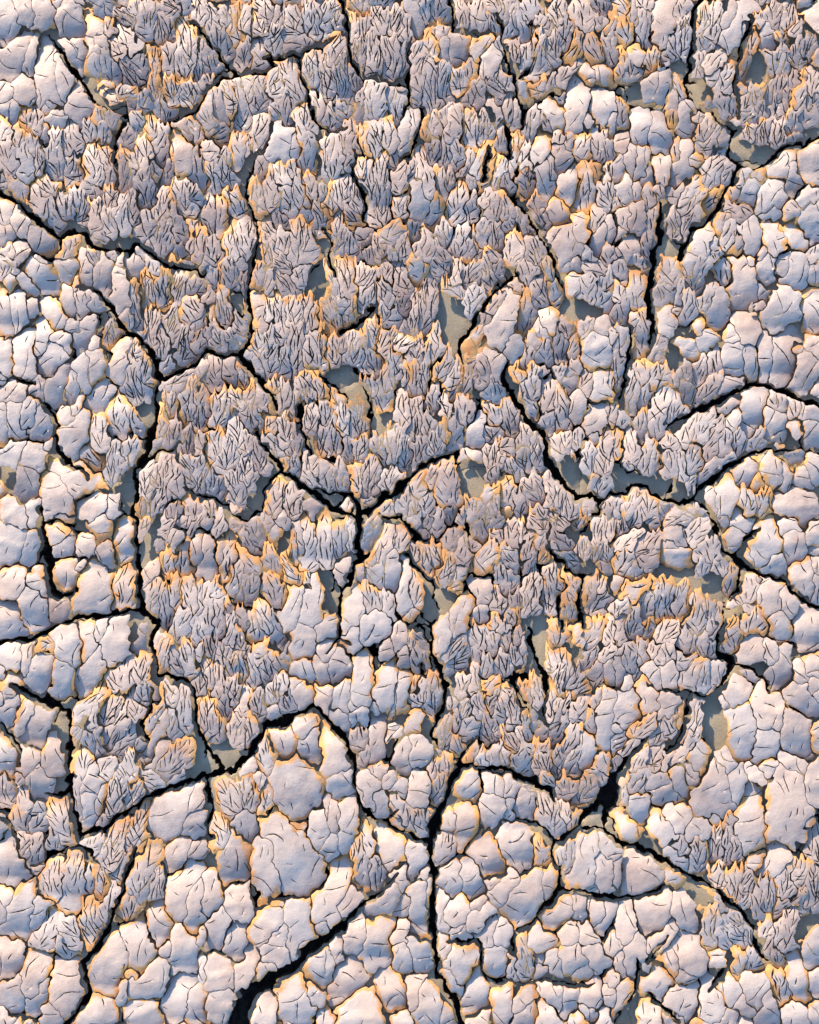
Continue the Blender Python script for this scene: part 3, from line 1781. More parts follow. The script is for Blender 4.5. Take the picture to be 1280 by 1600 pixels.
100 640 40 680 25 s1
60 740 60 1000 65 s0o
120 720 110 860 30 s0o
20 1060 60 1220 50 s0
30 1340 20 1440 50 s1
110 1420 120 1580 75 s1o
250 1500 250 1600 50 s1o
600 1370 560 1560 60 s0o
740 1400 700 1480 55 s0o
740 1500 700 1600 70 s0o
880 1340 920 1440 70 s0
1000 1360 980 1480 55 s0
840 1500 860 1600 60 s0
1140 1370 1140 1440 60 s0
1060 1560 1060 1600 40 s0o
1220 1520 1220 1590 55 s0
1110 1500 1130 1540 40 s0
1240 1400 1250 1450 40 s0
T 960 1200
150 20 120 100 60 m1
60 70 40 180 50 m0o
290 100 320 180 80 s1
370 30 400 120 40 s1
150 200 160 280 65 s0
350 260 400 330 70 s1
60 340 120 440 60 s0o
240 300 330 420 60 s1o
370 420 400 520 45 m1
540 360 490 380 60 s1
500 440 520 600 60 m1o
340 520 430 590 40 s0
480 20 490 40 40 s1
640 20 620 200 110 s1
560 200 620 300 30 s1o
740 20 760 140 60 s1
540 150 560 260 18 s1o
860 20 880 60 50 s1
1080 60 1060 360 130 s0o
1220 20 1230 140 60 s0
1180 320 1120 440 30 s0o
860 150 840 460 80 s0o
700 280 720 320 35 m2o
650 380 640 540 40 f1
710 380 700 560 30 f1
760 420 760 540 35 m1
900 540 880 560 45 s0o
1020 500 980 600 70 s0
1240 400 1260 520 50 m2
1080 600 1060 760 60 f1o
1190 600 1120 680 40 f1o
1240 620 1220 840 60 f2
1180 780 1190 880 40 f1o
1100 790 1020 880 50 m2
940 690 960 860 60 f1
880 760 900 900 45 m2
640 620 640 700 35 f1
750 620 740 760 50 f1o
830 640 800 740 40 f1
940 940 930 1000 50 m1
1090 900 1060 1100 65 m1
960 1080 940 1130 40 m1
1010 1120 1020 1220 40 m2o
900 1060 920 1120 25 m1
800 820 790 860 40 f1
840 900 860 1040 40 f1
700 850 740 920 50 f1
660 800 700 860 40 m1
580 880 600 1040 60 m0o
720 980 780 1060 60 f0
640 1020 700 1080 50 m0
500 710 580 760 35 s1o
180 540 160 680 120 s1
340 620 360 700 40 s0o
10 560 5 700 20 s1
240 800 240 940 110 s0
400 820 460 940 60 s0
80 880 60 1020 60 s0
340 1000 260 1080 60 s0
140 1080 120 1200 70 s0
40 1180 40 1240 40 s1
440 1100 500 1220 80 s1
340 1180 360 1220 50 s0o
300 1290 240 1380 60 s0o
440 1300 460 1320 45 s1
460 1380 400 1480 70 s0
220 1500 220 1590 60 s0o
360 1520 360 1590 50 s0
60 1420 40 1540 70 s1o
640 1180 640 1210 45 s0
660 1260 720 1420 45 s0
760 1120 780 1240 45 m0o
880 1140 860 1240 50 m1
580 1340 620 1500 55 s1
860 1300 880 1440 70 s1
940 1440 960 1560 60 s1
760 1440 820 1500 45 s1
720 1560 700 1590 60 s1
800 1590 800 1600 40 s0
1010 1260 1060 1430 50 m1o
1130 1200 1160 1400 65 s0o
1220 1060 1240 1200 65 s0
1260 1280 1260 1380 35 s0
1110 1500 1140 1590 60 s0
1260 1500 1260 1580 40 s1
G 570 800 480 730 18
G 1200 960 1160 1020 35
G 740 1120 710 1200 10
G 470 960 520 900 10
"""
# deep cracks: x,y,width along each one
CRACKS = """
75,52,4 90,70,7 112,103,7 130,130,7 147,158,6
147,158,2 168,175,3 192,160,3 200,185,5 182,215,5 180,255,4 184,290,2
298,33,3 320,55,4 345,92,5 370,117,7
410,92,5 435,102,6 400,115,7 370,117,8 348,122,7 325,143,7 300,172,7 283,185,6 265,188,4
410,92,5 455,86,7 478,80,7 505,75,6 525,60,5
528,-20,6 540,22,8 543,60,8 550,95,8 565,118,7 585,123,6 600,127,5 612,133,5 637,133,6
465,88,5 470,120,5 483,145,4 485,180,3 500,200,4 530,208,4 540,200,3
555,240,4 552,268,5 567,295,5 574,318,4 572,340,3
640,60,2 637,110,5 638,160,5 625,185,3
705,-20,5 706,40,5 710,52,4 762,52,3
775,20,3 785,60,4 792,90,7 803,120,8 806,150,8 815,155,7 821,172,7 824,168,7 845,158,5 880,140,5
821,172,6 818,200,4
788,195,6 797,215,7 799,250,5
660,170,5 657,200,5 645,235,5 630,250,5
765,235,6 760,262,7 755,285,4
785,295,4 805,312,6 825,340,7 840,362,7 860,395,7 875,430,5 880,455,3
800,430,7 775,450,8 755,475,8 745,505,7 722,530,6 720,552,5 722,570,3
1100,-15,6 1083,15,8 1082,60,8 1081,105,8 1072,120,9 1072,145,6 1090,168,5 1115,178,5 1130,195,6 1150,200,6
1173,25,5 1165,55,6 1155,75,5 1152,100,4 1150,140,5 1155,185,3
962,143,5 980,163,6 1030,170,3
1150,200,6 1143,225,6 1140,245,6 1157,260,8 1135,300,9 1125,325,9 1105,345,9 1085,358,8 1072,380,9 1060,405,9
1157,260,4 1185,263,6 1205,250,7 1225,233,7 1260,220,6 1300,205,6
1035,318,5 1032,345,7 1030,375,10 1022,400,12 1018,430,12 1012,460,13 1017,490,12 1018,510,8 1012,540,4
985,510,3 985,545,7 980,570,7 977,605,5 968,620,4
795,565,7 788,595,9 805,625,11 825,655,13 838,670,12 851,672,10 852,705,12 870,745,13 890,765,13 905,780,13 925,775,8 940,780,8 955,770,7 975,770,6
925,775,7 940,780,7 940,800,5 925,810,5 918,822,5 907,832,4
975,770,7 990,757,7 1010,762,6 1037,782,8 1060,785,8 1080,778,9 1095,762,9 1120,743,9 1145,728,8 1160,715,6 1195,704,5 1240,700,4 1300,712,5
1040,780,5 1050,765,4 1053,752,3
1040,670,4 1062,655,6 1085,642,8 1115,630,9 1145,615,9 1180,598,9 1205,605,9 1240,620,10 1300,640,11
1080,778,5 1100,790,7 1118,815,8 1123,845,8 1145,872,9 1170,885,7 1195,900,7 1225,905,6 1250,935,7 1300,960,7
1160,885,6 1155,920,6 1140,935,5
1145,872,6 1160,850,4 1185,830,4
1133,940,5 1132,970,8 1122,1000,10 1125,1025,12 1150,1035,12 1140,1055,11 1120,1080,10 1105,1092,7 1075,1080,5 1030,1080,4 1010,1067,3
1150,1035,5 1180,1050,5 1205,1075,5
1078,1080,4 1075,1110,5 1068,1135,6 1060,1155,5 1040,1175,5
1010,1150,3 992,1172,8 980,1185,9 965,1205,10 945,1235,12 925,1265,11 905,1290,9 885,1305,9 868,1315,9
965,1205,6 955,1250,26 950,1275,22 945,1290,10
912,1296,5 940,1293,5 965,1315,7 990,1322,9 1020,1335,9 1050,1350,9 1080,1372,9 1110,1385,9 1135,1405,7 1155,1422,6 1178,1450,5 1182,1475,5 1198,1505,4
868,1315,10 855,1300,7 838,1287,5 815,1282,3 790,1282,2 755,1300,3
868,1315,9 862,1340,6 876,1355,7 875,1385,8 855,1415,7 835,1440,5 808,1455,6
875,1390,7 905,1388,8 930,1400,8 975,1402,7 1010,1398,5 1050,1385,4
803,1460,5 802,1490,4
700,1470,4 750,1472,6 752,1520,5 775,1535,6 810,1535,4 850,1535,4 900,1540,5 930,1535,4 
722,1197,7 745,1200,7 785,1200,8 810,1212,8 840,1225,9 862,1237,8 866,1250,5
722,1197,9 708,1215,12 700,1240,12 685,1270,12 675,1295,13 672,1318,13 670,1345,14 682,1370,12 678,1400,12 675,1440,12 680,1480,12 685,1525,11 705,1560,12 718,1580,12 722,1620,12
672,1312,11 650,1310,10 635,1302,9 615,1290,8 600,1282,10 580,1278,12 565,1255,10 555,1230,9 553,1200,10 540,1155,12 515,1130,11 500,1110,10 487,1105,9 465,1115,9 440,1130,13 415,1132,15 400,1165,12 385,1185,13 365,1208,13 345,1205,11 332,1185,9 315,1155,9 306,1125,8 303,1080,8 297,1065,7 280,1058,7 245,1055,6 242,1030,8 233,1008,8 237,990,8 245,975,8 225,955,10 216,925,10 215,885,10 213,850,9 208,800,10
618,1265,4 600,1282,6
208,800,10 211,770,9 212,735,10 228,708,8 235,685,9 241,650,9 245,610,10 247,595,11 244,565,9 235,545,9 215,528,9 193,517,9 175,487,9 160,463,7 140,450,5 122,448,3
212,735,7 228,722,7 245,708,7 270,702,4 285,690,3
247,595,10 275,582,9 300,570,8 322,548,7 345,555,7 372,554,9 388,535,9 394,508,8 388,480,8 385,465,7 390,430,7 393,405,7 405,372,5 400,345,5 389,325,5 385,290,5 388,270,4 400,252,4 415,240,5 420,215,4 427,195,3
372,554,10 395,580,11 415,603,10 428,625,8 434,638,6
400,672,4 407,690,7 420,712,8 450,742,9 480,765,11 505,785,12 530,798,12 550,806,10 562,806,9
480,765,4 530,772,4 548,774,8 558,788,10 562,806,12
562,806,13 588,790,13 597,774,12 617,770,10 636,752,10 657,732,8 685,718,8 708,710,6 720,702,3
562,806,13 560,830,11 558,855,10 566,868,6 553,882,9 547,903,8 538,926,7 533,950,7 529,975,6 528,997,5 548,1008,4
528,997,4 512,1020,3
595,808,4 608,815,6 625,806,5 641,828,7 653,842,7 666,848,5
633,862,6 650,886,8 664,902,7 678,912,4 677,930,4 687,955,4
520,790,3 535,775,6
648,970,4 663,992,5 672,1005,5 680,1035,9 697,1075,8 693,1105,7 683,1125,6 678,1150,5 680,1165,3
740,1155,5 725,1180,6 715,1198,7
827,985,7 832,1015,7 845,1045,6 850,1075,5 852,1130,3
660,1040,3 648,1080,0
840,985,4 827,995,4
855,855,4 860,865,7 885,885,7 905,900,7 912,905,6 908,935,6 905,955,5 912,980,4
912,905,4 925,895,5
858,820,3 860,840,3
875,930,4 875,960,6 880,985,4
812,1075,4 825,1100,5
800,1060,4 812,1090,6 815,1110,3
790,1060,2 805,1075,3
-20,296,8 0,300,8 25,315,9 55,342,10 85,365,10 92,372,9 110,358,7 130,365,9 145,382,11 170,390,10 200,395,8 212,382,7 245,400,8 265,415,6 290,420,5 322,428,5
92,370,6 90,385,8 88,400,8
-20,1010,10 0,1005,11 20,1000,10 45,1002,10 75,985,9 110,968,9 140,962,8 175,962,8 200,957,8 222,958,9
65,795,7 67,830,10 72,860,16 75,895,16 82,920,12 95,935,9 120,920,6
20,1068,5 40,1085,7 65,1095,10 90,1108,9 108,1115,9
0,1130,5 12,1150,8 30,1170,8 33,1195,5
108,1115,10 105,1140,8 108,1170,8 107,1200,9 108,1230,12 113,1265,10 122,1290,10 123,1310,9
65,1240,3 90,1248,8 105,1230,10
123,1310,10 140,1302,8 165,1293,8 200,1265,9 225,1250,9 245,1240,8 285,1225,9 320,1213,10 345,1205,11
108,1325,6 123,1320,8 140,1332,9 148,1345,6
50,1355,4 100,1325,5
215,1325,6 200,1365,8 185,1410,8 172,1445,8 155,1475,9 128,1508,9 135,1530,10 138,1555,9 115,1585,9 95,1610,10
0,1545,4 10,1555,5
320,1213,7 325,1240,6 332,1265,6 328,1290,8 330,1310,5
5,1275,3 22,1300,5 30,1325,5
240,1075,5 232,1110,5 222,1130,7 225,1155,5
590,1400,7 575,1410,9 555,1425,9 535,1445,12 515,1460,16 495,1480,20 470,1500,22 440,1520,26 410,1540,30 385,1560,32 370,1600,34 355,1640,36
590,1400,4 605,1390,4 620,1365,3 
290,765,4 310,775,5 330,778,4 355,795,5 365,805,6 390,812,4 412,800,3
412,800,3 413,770,5 420,748,5 437,735,5
70,635,5 85,648,8 90,665,7 85,690,8 100,720,7 125,735,6 140,750,4
20,590,3 55,600,3
1138,1500,10 1125,1530,9 1110,1548,6
995,1495,7 1000,1520,8 990,1545,10 985,1560,6 960,1600,4
1010,1500,7 1025,1480,5 1045,1460,4
1010,1555,5 1035,1570,5 1060,1600,5
515,385,4 512,400,6 518,420,6 525,430,4
505,355,3 516,385,5
585,475,5 565,500,5 545,512,8 530,518,8
470,620,4 468,655,6 478,690,6 488,710,4
500,585,4 530,610,6 555,625,4
570,600,3 580,640,5 580,680,3
"""
# centres of the curled scales, half size
CLUSTERS = """
T 0 0
80,60 60,180 180,240 215,60 250,170 310,150 420,170 470,50 590,160 560,300 480,290 40,280 230,350 60,470 200,470 110,390 310,520 320,370 420,420 150,620 240,640 350,640 430,500 500,410 590,520 570,600 500,700 700,60 740,120 800,170 880,90 1000,50 690,340 780,320 890,290 1050,250 1170,120 1190,300 1030,370 880,450 950,420 1050,470 1190,430 760,470 660,500 680,660 740,620 640,740 770,760 900,780 880,600 990,640 1080,600 1190,580 1080,730 1200,740 1080,880 1160,880 1240,900 1260,640 900,1040 1100,1070 80,720 60,830 140,830 220,760 310,840 400,870 510,860 560,940 530,1060 620,980 690,1060 430,810 50,960 160,1060 250,950 230,1020 340,1000 130,1160 280,1150 420,1120 330,1240 400,1300 240,1350 90,1320 80,1420 270,1450 340,1400 200,1560 580,1240 540,1320 700,1160 740,1250 740,1400 500,1500 620,1480 880,1420 1000,1320 1080,1280 1180,1380 1010,1480 1150,1480 900,1560 960,1220 1040,1200 1200,1180
T 640 0
70,200 150,60 160,150 200,200 260,240 340,180 330,60 430,100 450,230 560,120 660,130 740,100 830,110 690,210 570,270 530,330 630,350 730,360 800,300 760,270 950,100 980,260 1060,130 1130,100 1180,150 1080,320 1160,300 1230,330 1080,420 1170,430 920,430 860,480 940,520 800,520 700,500 600,450 420,500 380,370 330,340 240,390 290,440 70,430 120,430 230,510 290,530 350,560 460,480 550,560 480,620 640,600 30,580 100,560 160,640 270,680 60,790 130,730 180,760 380,660 460,650 520,750 590,680 700,700 640,790 580,880 690,900 400,820 350,900 230,860 180,910 40,920 880,660 960,640 1150,520 1230,480 1140,620 1220,620 1050,560 1010,760 920,780 820,880 940,940 1060,880 1130,780 1200,850 1120,960 1240,960 1150,1080 1240,1080 930,1060 960,1120 1050,1100 960,1210 300,1020 430,1040 390,1100 590,1060 730,1030 800,1000 740,1210 780,1290 860,1200 480,1150 400,1180 450,1250 560,1260 590,1330 500,1350 620,1400 700,1430 820,1430 950,1340 1040,1350 1060,1270 1150,1290 1240,1290 1180,1400 1230,1470 1130,1460 1020,1480 1010,1560 1200,1560 120,1180 200,1180 40,1150 80,1200 60,1320 150,1280 220,1340 300,1300 280,1420 350,1390 200,1440 100,1510 20,1540 230,1560 330,1540 440,1560 600,1590 720,1570 380,1480
T 0 800
60,70 60,270 200,80 300,30 220,170 330,130 390,90 290,250 390,240 30,330 60,460 200,460 350,430 440,390 440,490 510,60 560,150 620,60 680,110 740,60 640,130 490,270 620,290 800,170 880,210 800,340 1010,100 960,320 1000,480 850,450 720,400 560,450 700,560 640,620 760,640 870,560 1070,170 1140,80 1200,160 1150,330 1230,400 1090,560 1200,560 1160,700 1210,850 1250,680 540,600 340,620 270,640 270,850 380,870 570,800 100,640 130,780 30,600 30,820 90,900 190,970 90,1040 30,1120 560,930 590,1060 340,1030 220,1140 440,1160 600,1200 740,920 720,1080 900,860 950,700 1050,780 880,1050 930,1110 1060,1000 1040,1180 700,1250 860,1300 740,1320 490,1280 560,1360 360,1370 180,1300 290,1290 80,1220 30,1340 100,1450 220,1480 460,1480 570,1500 690,1460 280,1580 460,1560 1170,1080 1230,1080 1250,1170 1140,1300 1030,1360 1090,1460 1220,1460 960,1530 1120,1560
T 640 800
60,160 150,180 30,240 260,150 350,60 400,250 240,240 150,370 260,390 290,440 420,60 470,190 580,100 600,270 500,260 460,370 560,380 700,130 830,90 900,110 790,270 700,330 880,330 820,450 650,420 1040,60 1120,130 1190,40 1230,210 1130,280 1230,340 1060,370 1100,450 1250,510 1020,560 1120,680 1170,860 1060,980 970,840 890,770 640,640 720,700 760,850 700,900 840,980 700,1000 60,560 180,600 140,720 270,620 310,600 470,480 400,560 470,640 500,730 340,760 260,740 400,780 560,800 40,760 30,900 100,800 180,740 220,880 270,900 380,900 430,960 150,940 110,1060 240,1020 330,1040 420,1020 160,1120 350,1160 200,1260 270,1280 160,1380 230,1450 300,1520 390,1460 350,1370 480,1260 500,1350 600,1250 740,1230 700,1330 850,1400 560,1100 740,1120 980,1280 1020,1380 1100,1150 1190,1130 1150,1310 1060,1480 1200,1430 1240,1370 640,1500 480,1540 560,1500 30,1200 40,1380 70,1530 800,1480 830,1560 1200,1560
"""
# slabs between the deep cracks
PLATES = [
 ((60,150), 'mud plate filling the top left corner under broad pale smooth flakes'),
 ((250,80), 'mud plate with one big orange tipped claw flake, near the top left corner'),
 ((450,40), 'mud plate of feathery flakes touching the top edge, left of the central top crack'),
 ((640,60), 'mud plate of grey flakes at the middle of the top edge, right of a crack'),
 ((610,230), 'mud plate with split fan flakes below the top edge, around a short hooked crack'),
 ((760,180), 'mud plate ending in a bare pale green pocket right of the top centre'),
 ((940,60), 'mud plate at the top edge bearing an arched flake with an orange peak'),
 ((1120,60), 'narrow tapering mud plate between two black cracks at the top right'),
 ((1240,110), 'mud plate in the top right corner, edged below by a curved bare ledge'),
 ((300,300), 'mud plate of mixed claw flakes above the long crack from the left edge'),
 ((80,270), 'mud plate of tall upright flakes just above the crack entering from the left edge'),
 ((450,300), 'mud plate holding a large fan flake split by many fine lines, upper left of centre'),
 ((700,320), 'mud plate of steep overlapping flakes in the upper middle, crossed by thin cracks'),
 ((950,270), 'mud plate with large smooth cream flakes, upper right, left of the forked crack'),
 ((1090,250), 'wedge shaped mud plate tapering down between two deep cracks at the upper right'),
 ((1200,360), 'mud plate of broad smooth pale flakes along the upper right edge'),
 ((80,440), 'mud plate of rounded pale flakes on the left edge, under the long slanting crack'),
 ((70,700), 'mud plate with blue grey rounded flakes on the left edge, halfway down'),
 ((170,640), 'mud plate of smooth pillowy flakes left of the deep upright crack'),
 ((290,480), 'mud plate of brownish feathered flakes between two cracks, pointed at its lower end'),
 ((500,500), 'mud plate with a big bright orange crowned flake left of the centre'),
 ((650,480), 'mud plate of narrow shingled flakes beside a bare olive pocket, above the centre'),
 ((330,640), 'mud plate with two glowing orange tipped flakes, left of the centre'),
 ((540,680), 'mud plate of upright twin tongue flakes directly above the central crack junction'),
 ((760,650), 'mud plate with a bare green pocket and creamy flakes, right of the centre'),
 ((900,560), 'mud plate right of the thick bent crack, with a bowl shaped bluish flake'),
 ((1050,620), 'mud plate of wide ribbed flakes with a bright scalloped lower rim, right of centre'),
 ((1210,660), 'strip like mud plate between two slanting cracks at the right edge, small smooth flakes'),
 ((1220,800), 'mud plate of smooth rounded flakes at the right edge, with orange ledges'),
 ((300,880), 'mud plate of mixed broken flakes right of the straight upright crack'),
 ((480,850), 'mud plate directly below left of the central crack junction, with a round bare edged flake'),
 ((610,900), 'mud plate directly below right of the central crack junction, bearing one large oval flake'),
 ((780,800), 'mud plate of fan flakes right of the central junction, with a thin curling strip'),
 ((860,960), 'mud plate with an isolated deep slit and orange knuckle flake below right of centre'),
 ((1040,900), 'mud plate of clustered grey flakes with a bare square notch at its top right'),
 ((1210,960), 'mud plate of large rounded flakes at the right edge, below a dark winding crack'),
 ((150,850), 'mud plate of smooth blue flakes beside the dark gap near the left edge'),
 ((40,920), 'mud plate at the left edge above the crack that runs in horizontally'),
 ((110,1030), 'mud plate with one long golden edged flake below the horizontal left crack'),
 ((50,1170), 'mud plate of pale flakes on the left edge, left of the upright lower crack'),
 ((200,1150), 'mud plate of leaf shaped flakes wedged between lower left cracks'),
 ((430,1040), 'mud plate of dense brown ribbed flakes hanging over a bare ledge, lower middle'),
 ((590,1100), 'mud plate with a lone curled chip, right of the arched crack'),
 ((760,1090), 'mud plate of fan flakes above the small arch crack, lower right of centre'),
 ((960,1150), 'mud plate of splayed leaf flakes running down to a point beside the dark pocket'),
 ((1190,1160), 'mud plate carrying the largest smooth domed flake, at the lower right edge'),
 ((800,1240), 'arched mud plate cap of ribbed flakes under the small arch crack'),
 ((770,1370), 'round mud plate of tightly fitted plates right of the lower upright crack'),
 ((940,1340), 'mud plate with two flat smooth plates, lower right between three cracks'),
 ((1030,1270), 'mud plate of cream and orange flakes right of the dark triangular pocket'),
 ((980,1450), 'mud plate of large pale plates crossing the lower right, above the bottom row'),
 ((1170,1420), 'mud plate of shattered dark ribbed flakes in the lower right corner area'),
 ((1080,1560), 'mud plate of pale elongated flakes on the bottom edge, right of a short dark cleft'),
 ((740,1530), 'mud plate of small smooth plates at the bottom edge, right of the lower upright crack'),
 ((880,1560), 'mud plate of angular plates at the middle of the bottom right edge'),
 ((60,1310), 'mud plate of pale shell like flakes low on the left edge'),
 ((250,1320), 'mud plate of smooth domed flakes right of the diagonal lower left crack'),
 ((60,1480), 'mud plate in the bottom left corner with long split plates'),
 ((250,1520), 'mud plate of rounded pale flakes on the bottom edge, left of the widest crack'),
 ((460,1280), 'mud plate of large smooth domes under the high arched crack, lower left of centre'),
 ((600,1340), 'mud plate of ribbed flakes where the widest crack begins, lower middle'),
 ((580,1500), 'mud plate on the bottom edge just right of the widest crack'),
]

G = 1.75                      # grid step of the ground plan, mm
X0, Y0, X1, Y1 = -170, -170, 1450, 1770     # extent of the modelled ground in mm, y grows towards the viewer
NX, NY = int((X1-X0)/G)+1, int((Y1-Y0)/G)+1
rng = np.random.default_rng(11); random.seed(5)

def _hash(ix, iy, s):
    h = (ix.astype(np.int64)*374761393 + iy.astype(np.int64)*668265263 + s*1442695041) & 0xffffffff
    h = ((h ^ (h >> 13))*1274126177) & 0xffffffff
    return ((h ^ (h >> 16)) & 0xffff)/65535.0*2-1
def vnoise(x, y, s=0):       # smooth value noise in -1..1
    ix = np.floor(x).astype(np.int64); iy = np.floor(y).astype(np.int64)
    fx = x-ix; fy = y-iy
    fx = fx*fx*(3-2*fx); fy = fy*fy*(3-2*fy)
    a = _hash(ix, iy, s); b = _hash(ix+1, iy, s); c = _hash(ix, iy+1, s); d = _hash(ix+1, iy+1, s)
    return (a*(1-fx)+b*fx)*(1-fy)+(c*(1-fx)+d*fx)*fy

gx = X0+np.arange(NX)*G; gy = Y0+np.arange(NY)*G
PX, PY = np.meshgrid(gx, gy)
# uneven edges: every outline is measured on slightly warped ground
def lnoise(x, y, s=0):       # angular noise: straight facets and kinks
    ix = np.floor(x).astype(np.int64); iy = np.floor(y).astype(np.int64); fx = x-ix; fy = y-iy
    a = _hash(ix, iy, s); b = _hash(ix+1, iy, s); c = _hash(ix, iy+1, s); d = _hash(ix+1, iy+1, s)
    up = fx+fy < 1
    return np.where(up, a+(b-a)*fx+(c-a)*fy, d+(c-d)*(1-fx)+(b-d)*(1-fy))
WX = PX+2.2*vnoise(PX/19, PY/19, 1)+1.5*vnoise(PX/7, PY/7, 2)+1.5*lnoise(PX/4.6, PY/4.6, 12)+3.6*lnoise(PX/11, PY/13, 14)
WY = PY+2.2*vnoise(PX/19, PY/19, 3)+1.5*vnoise(PX/7, PY/7, 4)+1.5*lnoise(PX/4.6, PY/4.6, 13)+4.2*lnoise(PX/9, PY/14, 15)
TOOTH = np.abs(vnoise(PX/8.0, PY/55, 5)+.35*vnoise(PX/3.7, PY/40, 6))**.85*11-3.0

def win(x0, y0, x1, y1):
    return (slice(max(0, int((y0-Y0)/G)), min(NY, int((y1-Y0)/G)+2)), slice(max(0, int((x0-X0)/G)), min(NX, int((x1-X0)/G)+2)))
def seg(wx, wy, ax, ay, bx, by):
    dx, dy = bx-ax, by-ay; L = dx*dx+dy*dy+1e-6
    t = np.clip(((wx-ax)*dx+(wy-ay)*dy)/L, 0, 1)
    return np.hypot(wx-ax-t*dx, wy-ay-t*dy), t

def parse(flakes_txt, cracks_txt):
    seeds = []; ox = oy = 0; tile = -1
    for ln in flakes_txt.strip().splitlines():
        p = ln.split()
        if not p: continue
        if p[0] == 'T': ox, oy = float(p[1]), float(p[2]); tile += 1; continue
        if p[0] == 'G':
            a, b, c, d = [float(v)/4 for v in p[1:5]]; r = float(p[5])/4 if len(p) > 5 else 10
            seeds.append((ox+a, oy+b, ox+c, oy+d, r, 'g', 2, False, tile))
        else:
            a, b, c, d, w = [float(v)/4 for v in p[:5]]; k = p[5]
            seeds.append((ox+a, oy+b, ox+c, oy+d, w, k[0], int(k[1]), 'o' in k, tile))
    # the same flake read twice on both sides of a tile edge is kept once
    keep = []
    for s in seeds:
        cx, cy = (s[0]+s[2])/2, (s[1]+s[3])/2
        if s[5] != 'g' and any(q[8] != s[8] and q[5] != 'g' and math.hypot((q[0]+q[2])/2-cx, (q[1]+q[3])/2-cy) < 11 for q in keep): continue
        keep.append(s)
    cr = []
    for ln in cracks_txt.strip().splitlines():
        pts = [tuple(float(v) for v in q.split(',')) for q in ln.split()]
        if len(pts) > 1: cr.append(pts)
    return keep, cr

def outer_seeds(seeds):      # the flakes go on past the frame, of the same kinds
    out = []; r = random.Random(3)
    for j in range(60):
        for i in range(50):
            x = X0+i*36+r.uniform(-11, 11)+(j % 2)*18; y = Y0+j*36+r.uniform(-11, 11)
            if x > X1 or y > Y1 or (-22 < x < 1302 and -22 < y < 1622): continue
            k = 'fms'[min(2, int(r.random()*1.5+max(0, y)/1400))]
            out.append((x+r.uniform(-5, 5), y-14, x, y+10, 14, k, r.randint(0, 2), r.random() < .3, 99))
    return out

def crack_field(cr):
    F = np.full((NY, NX), 60.0); CW = vnoise(PX/13, PY/13, 21); CJ = lnoise(PX/4, PY/4, 22)
    for pts in cr:
        for (ax, ay, aw), (bx, by, bw) in zip(pts[:-1], pts[1:]):
            w = win(min(ax, bx)-60, min(ay, by)-60, max(ax, bx)+60, max(ay, by)+60)
            d, t = seg(WX[w], WY[w], ax, ay, bx, by)
            F[w] = np.minimum(F[w], d-(aw+(bw-aw)*t)/2*(.78+.35*CW[w])+1.1*CJ[w])
    return F

def cluster_of(seeds, txt, C):
    """flakes that still hang together as one curled scale; only their common edge is raised and stained"""
    cs = []; ox = oy = 0
    for ln in txt.strip().splitlines():
        p = ln.split()
        if p[0] == 'T': ox, oy = float(p[1]), float(p[2]); continue
        cs += [(ox+float(q.split(',')[0])/2, oy+float(q.split(',')[1])/2) for q in p]
    r = random.Random(8)
    for j in range(31):
        for i in range(26):
            x, y = X0+i*64+(j % 2)*32+r.uniform(-14, 14), Y0+j*64+r.uniform(-14, 14)
            if not (-12 < x < 1292 and -12 < y < 1612): cs.append((x, y))
    cs = np.array(cs); out = []
    for s in seeds:
        sx, sy = (s[0]+s[2])/2, (s[1]+s[3])/2
        d = np.hypot(cs[:, 0]-sx, (cs[:, 1]-sy)*.85)
        best = None
        for k in np.argsort(d)[:5]:
            t = np.linspace(0, 1, 14); x = sx+(cs[k, 0]-sx)*t; y = sy+(cs[k, 1]-sy)*t
            ix = np.clip(((x-X0)/G).astype(int), 0, NX-1); iy = np.clip(((y-Y0)/G).astype(int), 0, NY-1)
            q = d[k]+(70 if (C[iy, ix] < 0).any() else 0)
            if best is None or q < best[0]: best = (q, k)
        out.append(int(best[1]))
    return out

def flake_fields(seeds, cl):
    B1 = np.full((NY, NX), 99.0); B2 = B1.copy(); L = np.full((NY, NX), -1, int)
    K1 = B1.copy(); K2 = B1.copy(); KL = L.copy()      # the same per cluster
    D = []
    for i, s in enumerate(seeds):
        ax, ay, bx, by, w, k = s[:6]
        W = win(min(ax, bx)-w-26, min(ay, by)-w-26, max(ax, bx)+w+26, max(ay, by)+w+26)
        d, t = seg(WX[W], WY[W], ax, ay, bx, by)
        if k == 'g': r = w*np.ones_like(t)+1
        elif k == 's': r = w*(.84+.16*t)
        elif k == 'm': r = w*(.5+.5*t)
        else: r = w*(.40+.60*t)
        d = d-r
        if k in 'fm':
            d = d+TOOTH[W]*(1-t)*(1.0 if k == 'f' else .6)
        D.append((W, d, t))
        b1 = B1[W]; b2 = B2[W]; l = L[W]
        m = d < b1
        b2[m] = b1[m]; b1[m] = d[m]; l[m] = i
        m2 = (~m) & (d < b2); b2[m2] = d[m2]
        c = -2-i if k == 'g' else cl[i]
        k1 = K1[W]; k2 = K2[W]; kl = KL[W]
        m = d < k1; new = m & (kl != c)
        k2[new] = k1[new]; kl[new] = c; k1[m] = d[m]
        m2 = (~m) & (kl != c) & (d < k2); k2[m2] = d[m2]
    return D, B1, B2, L, np.maximum((K2-K1)/2, 0), KL


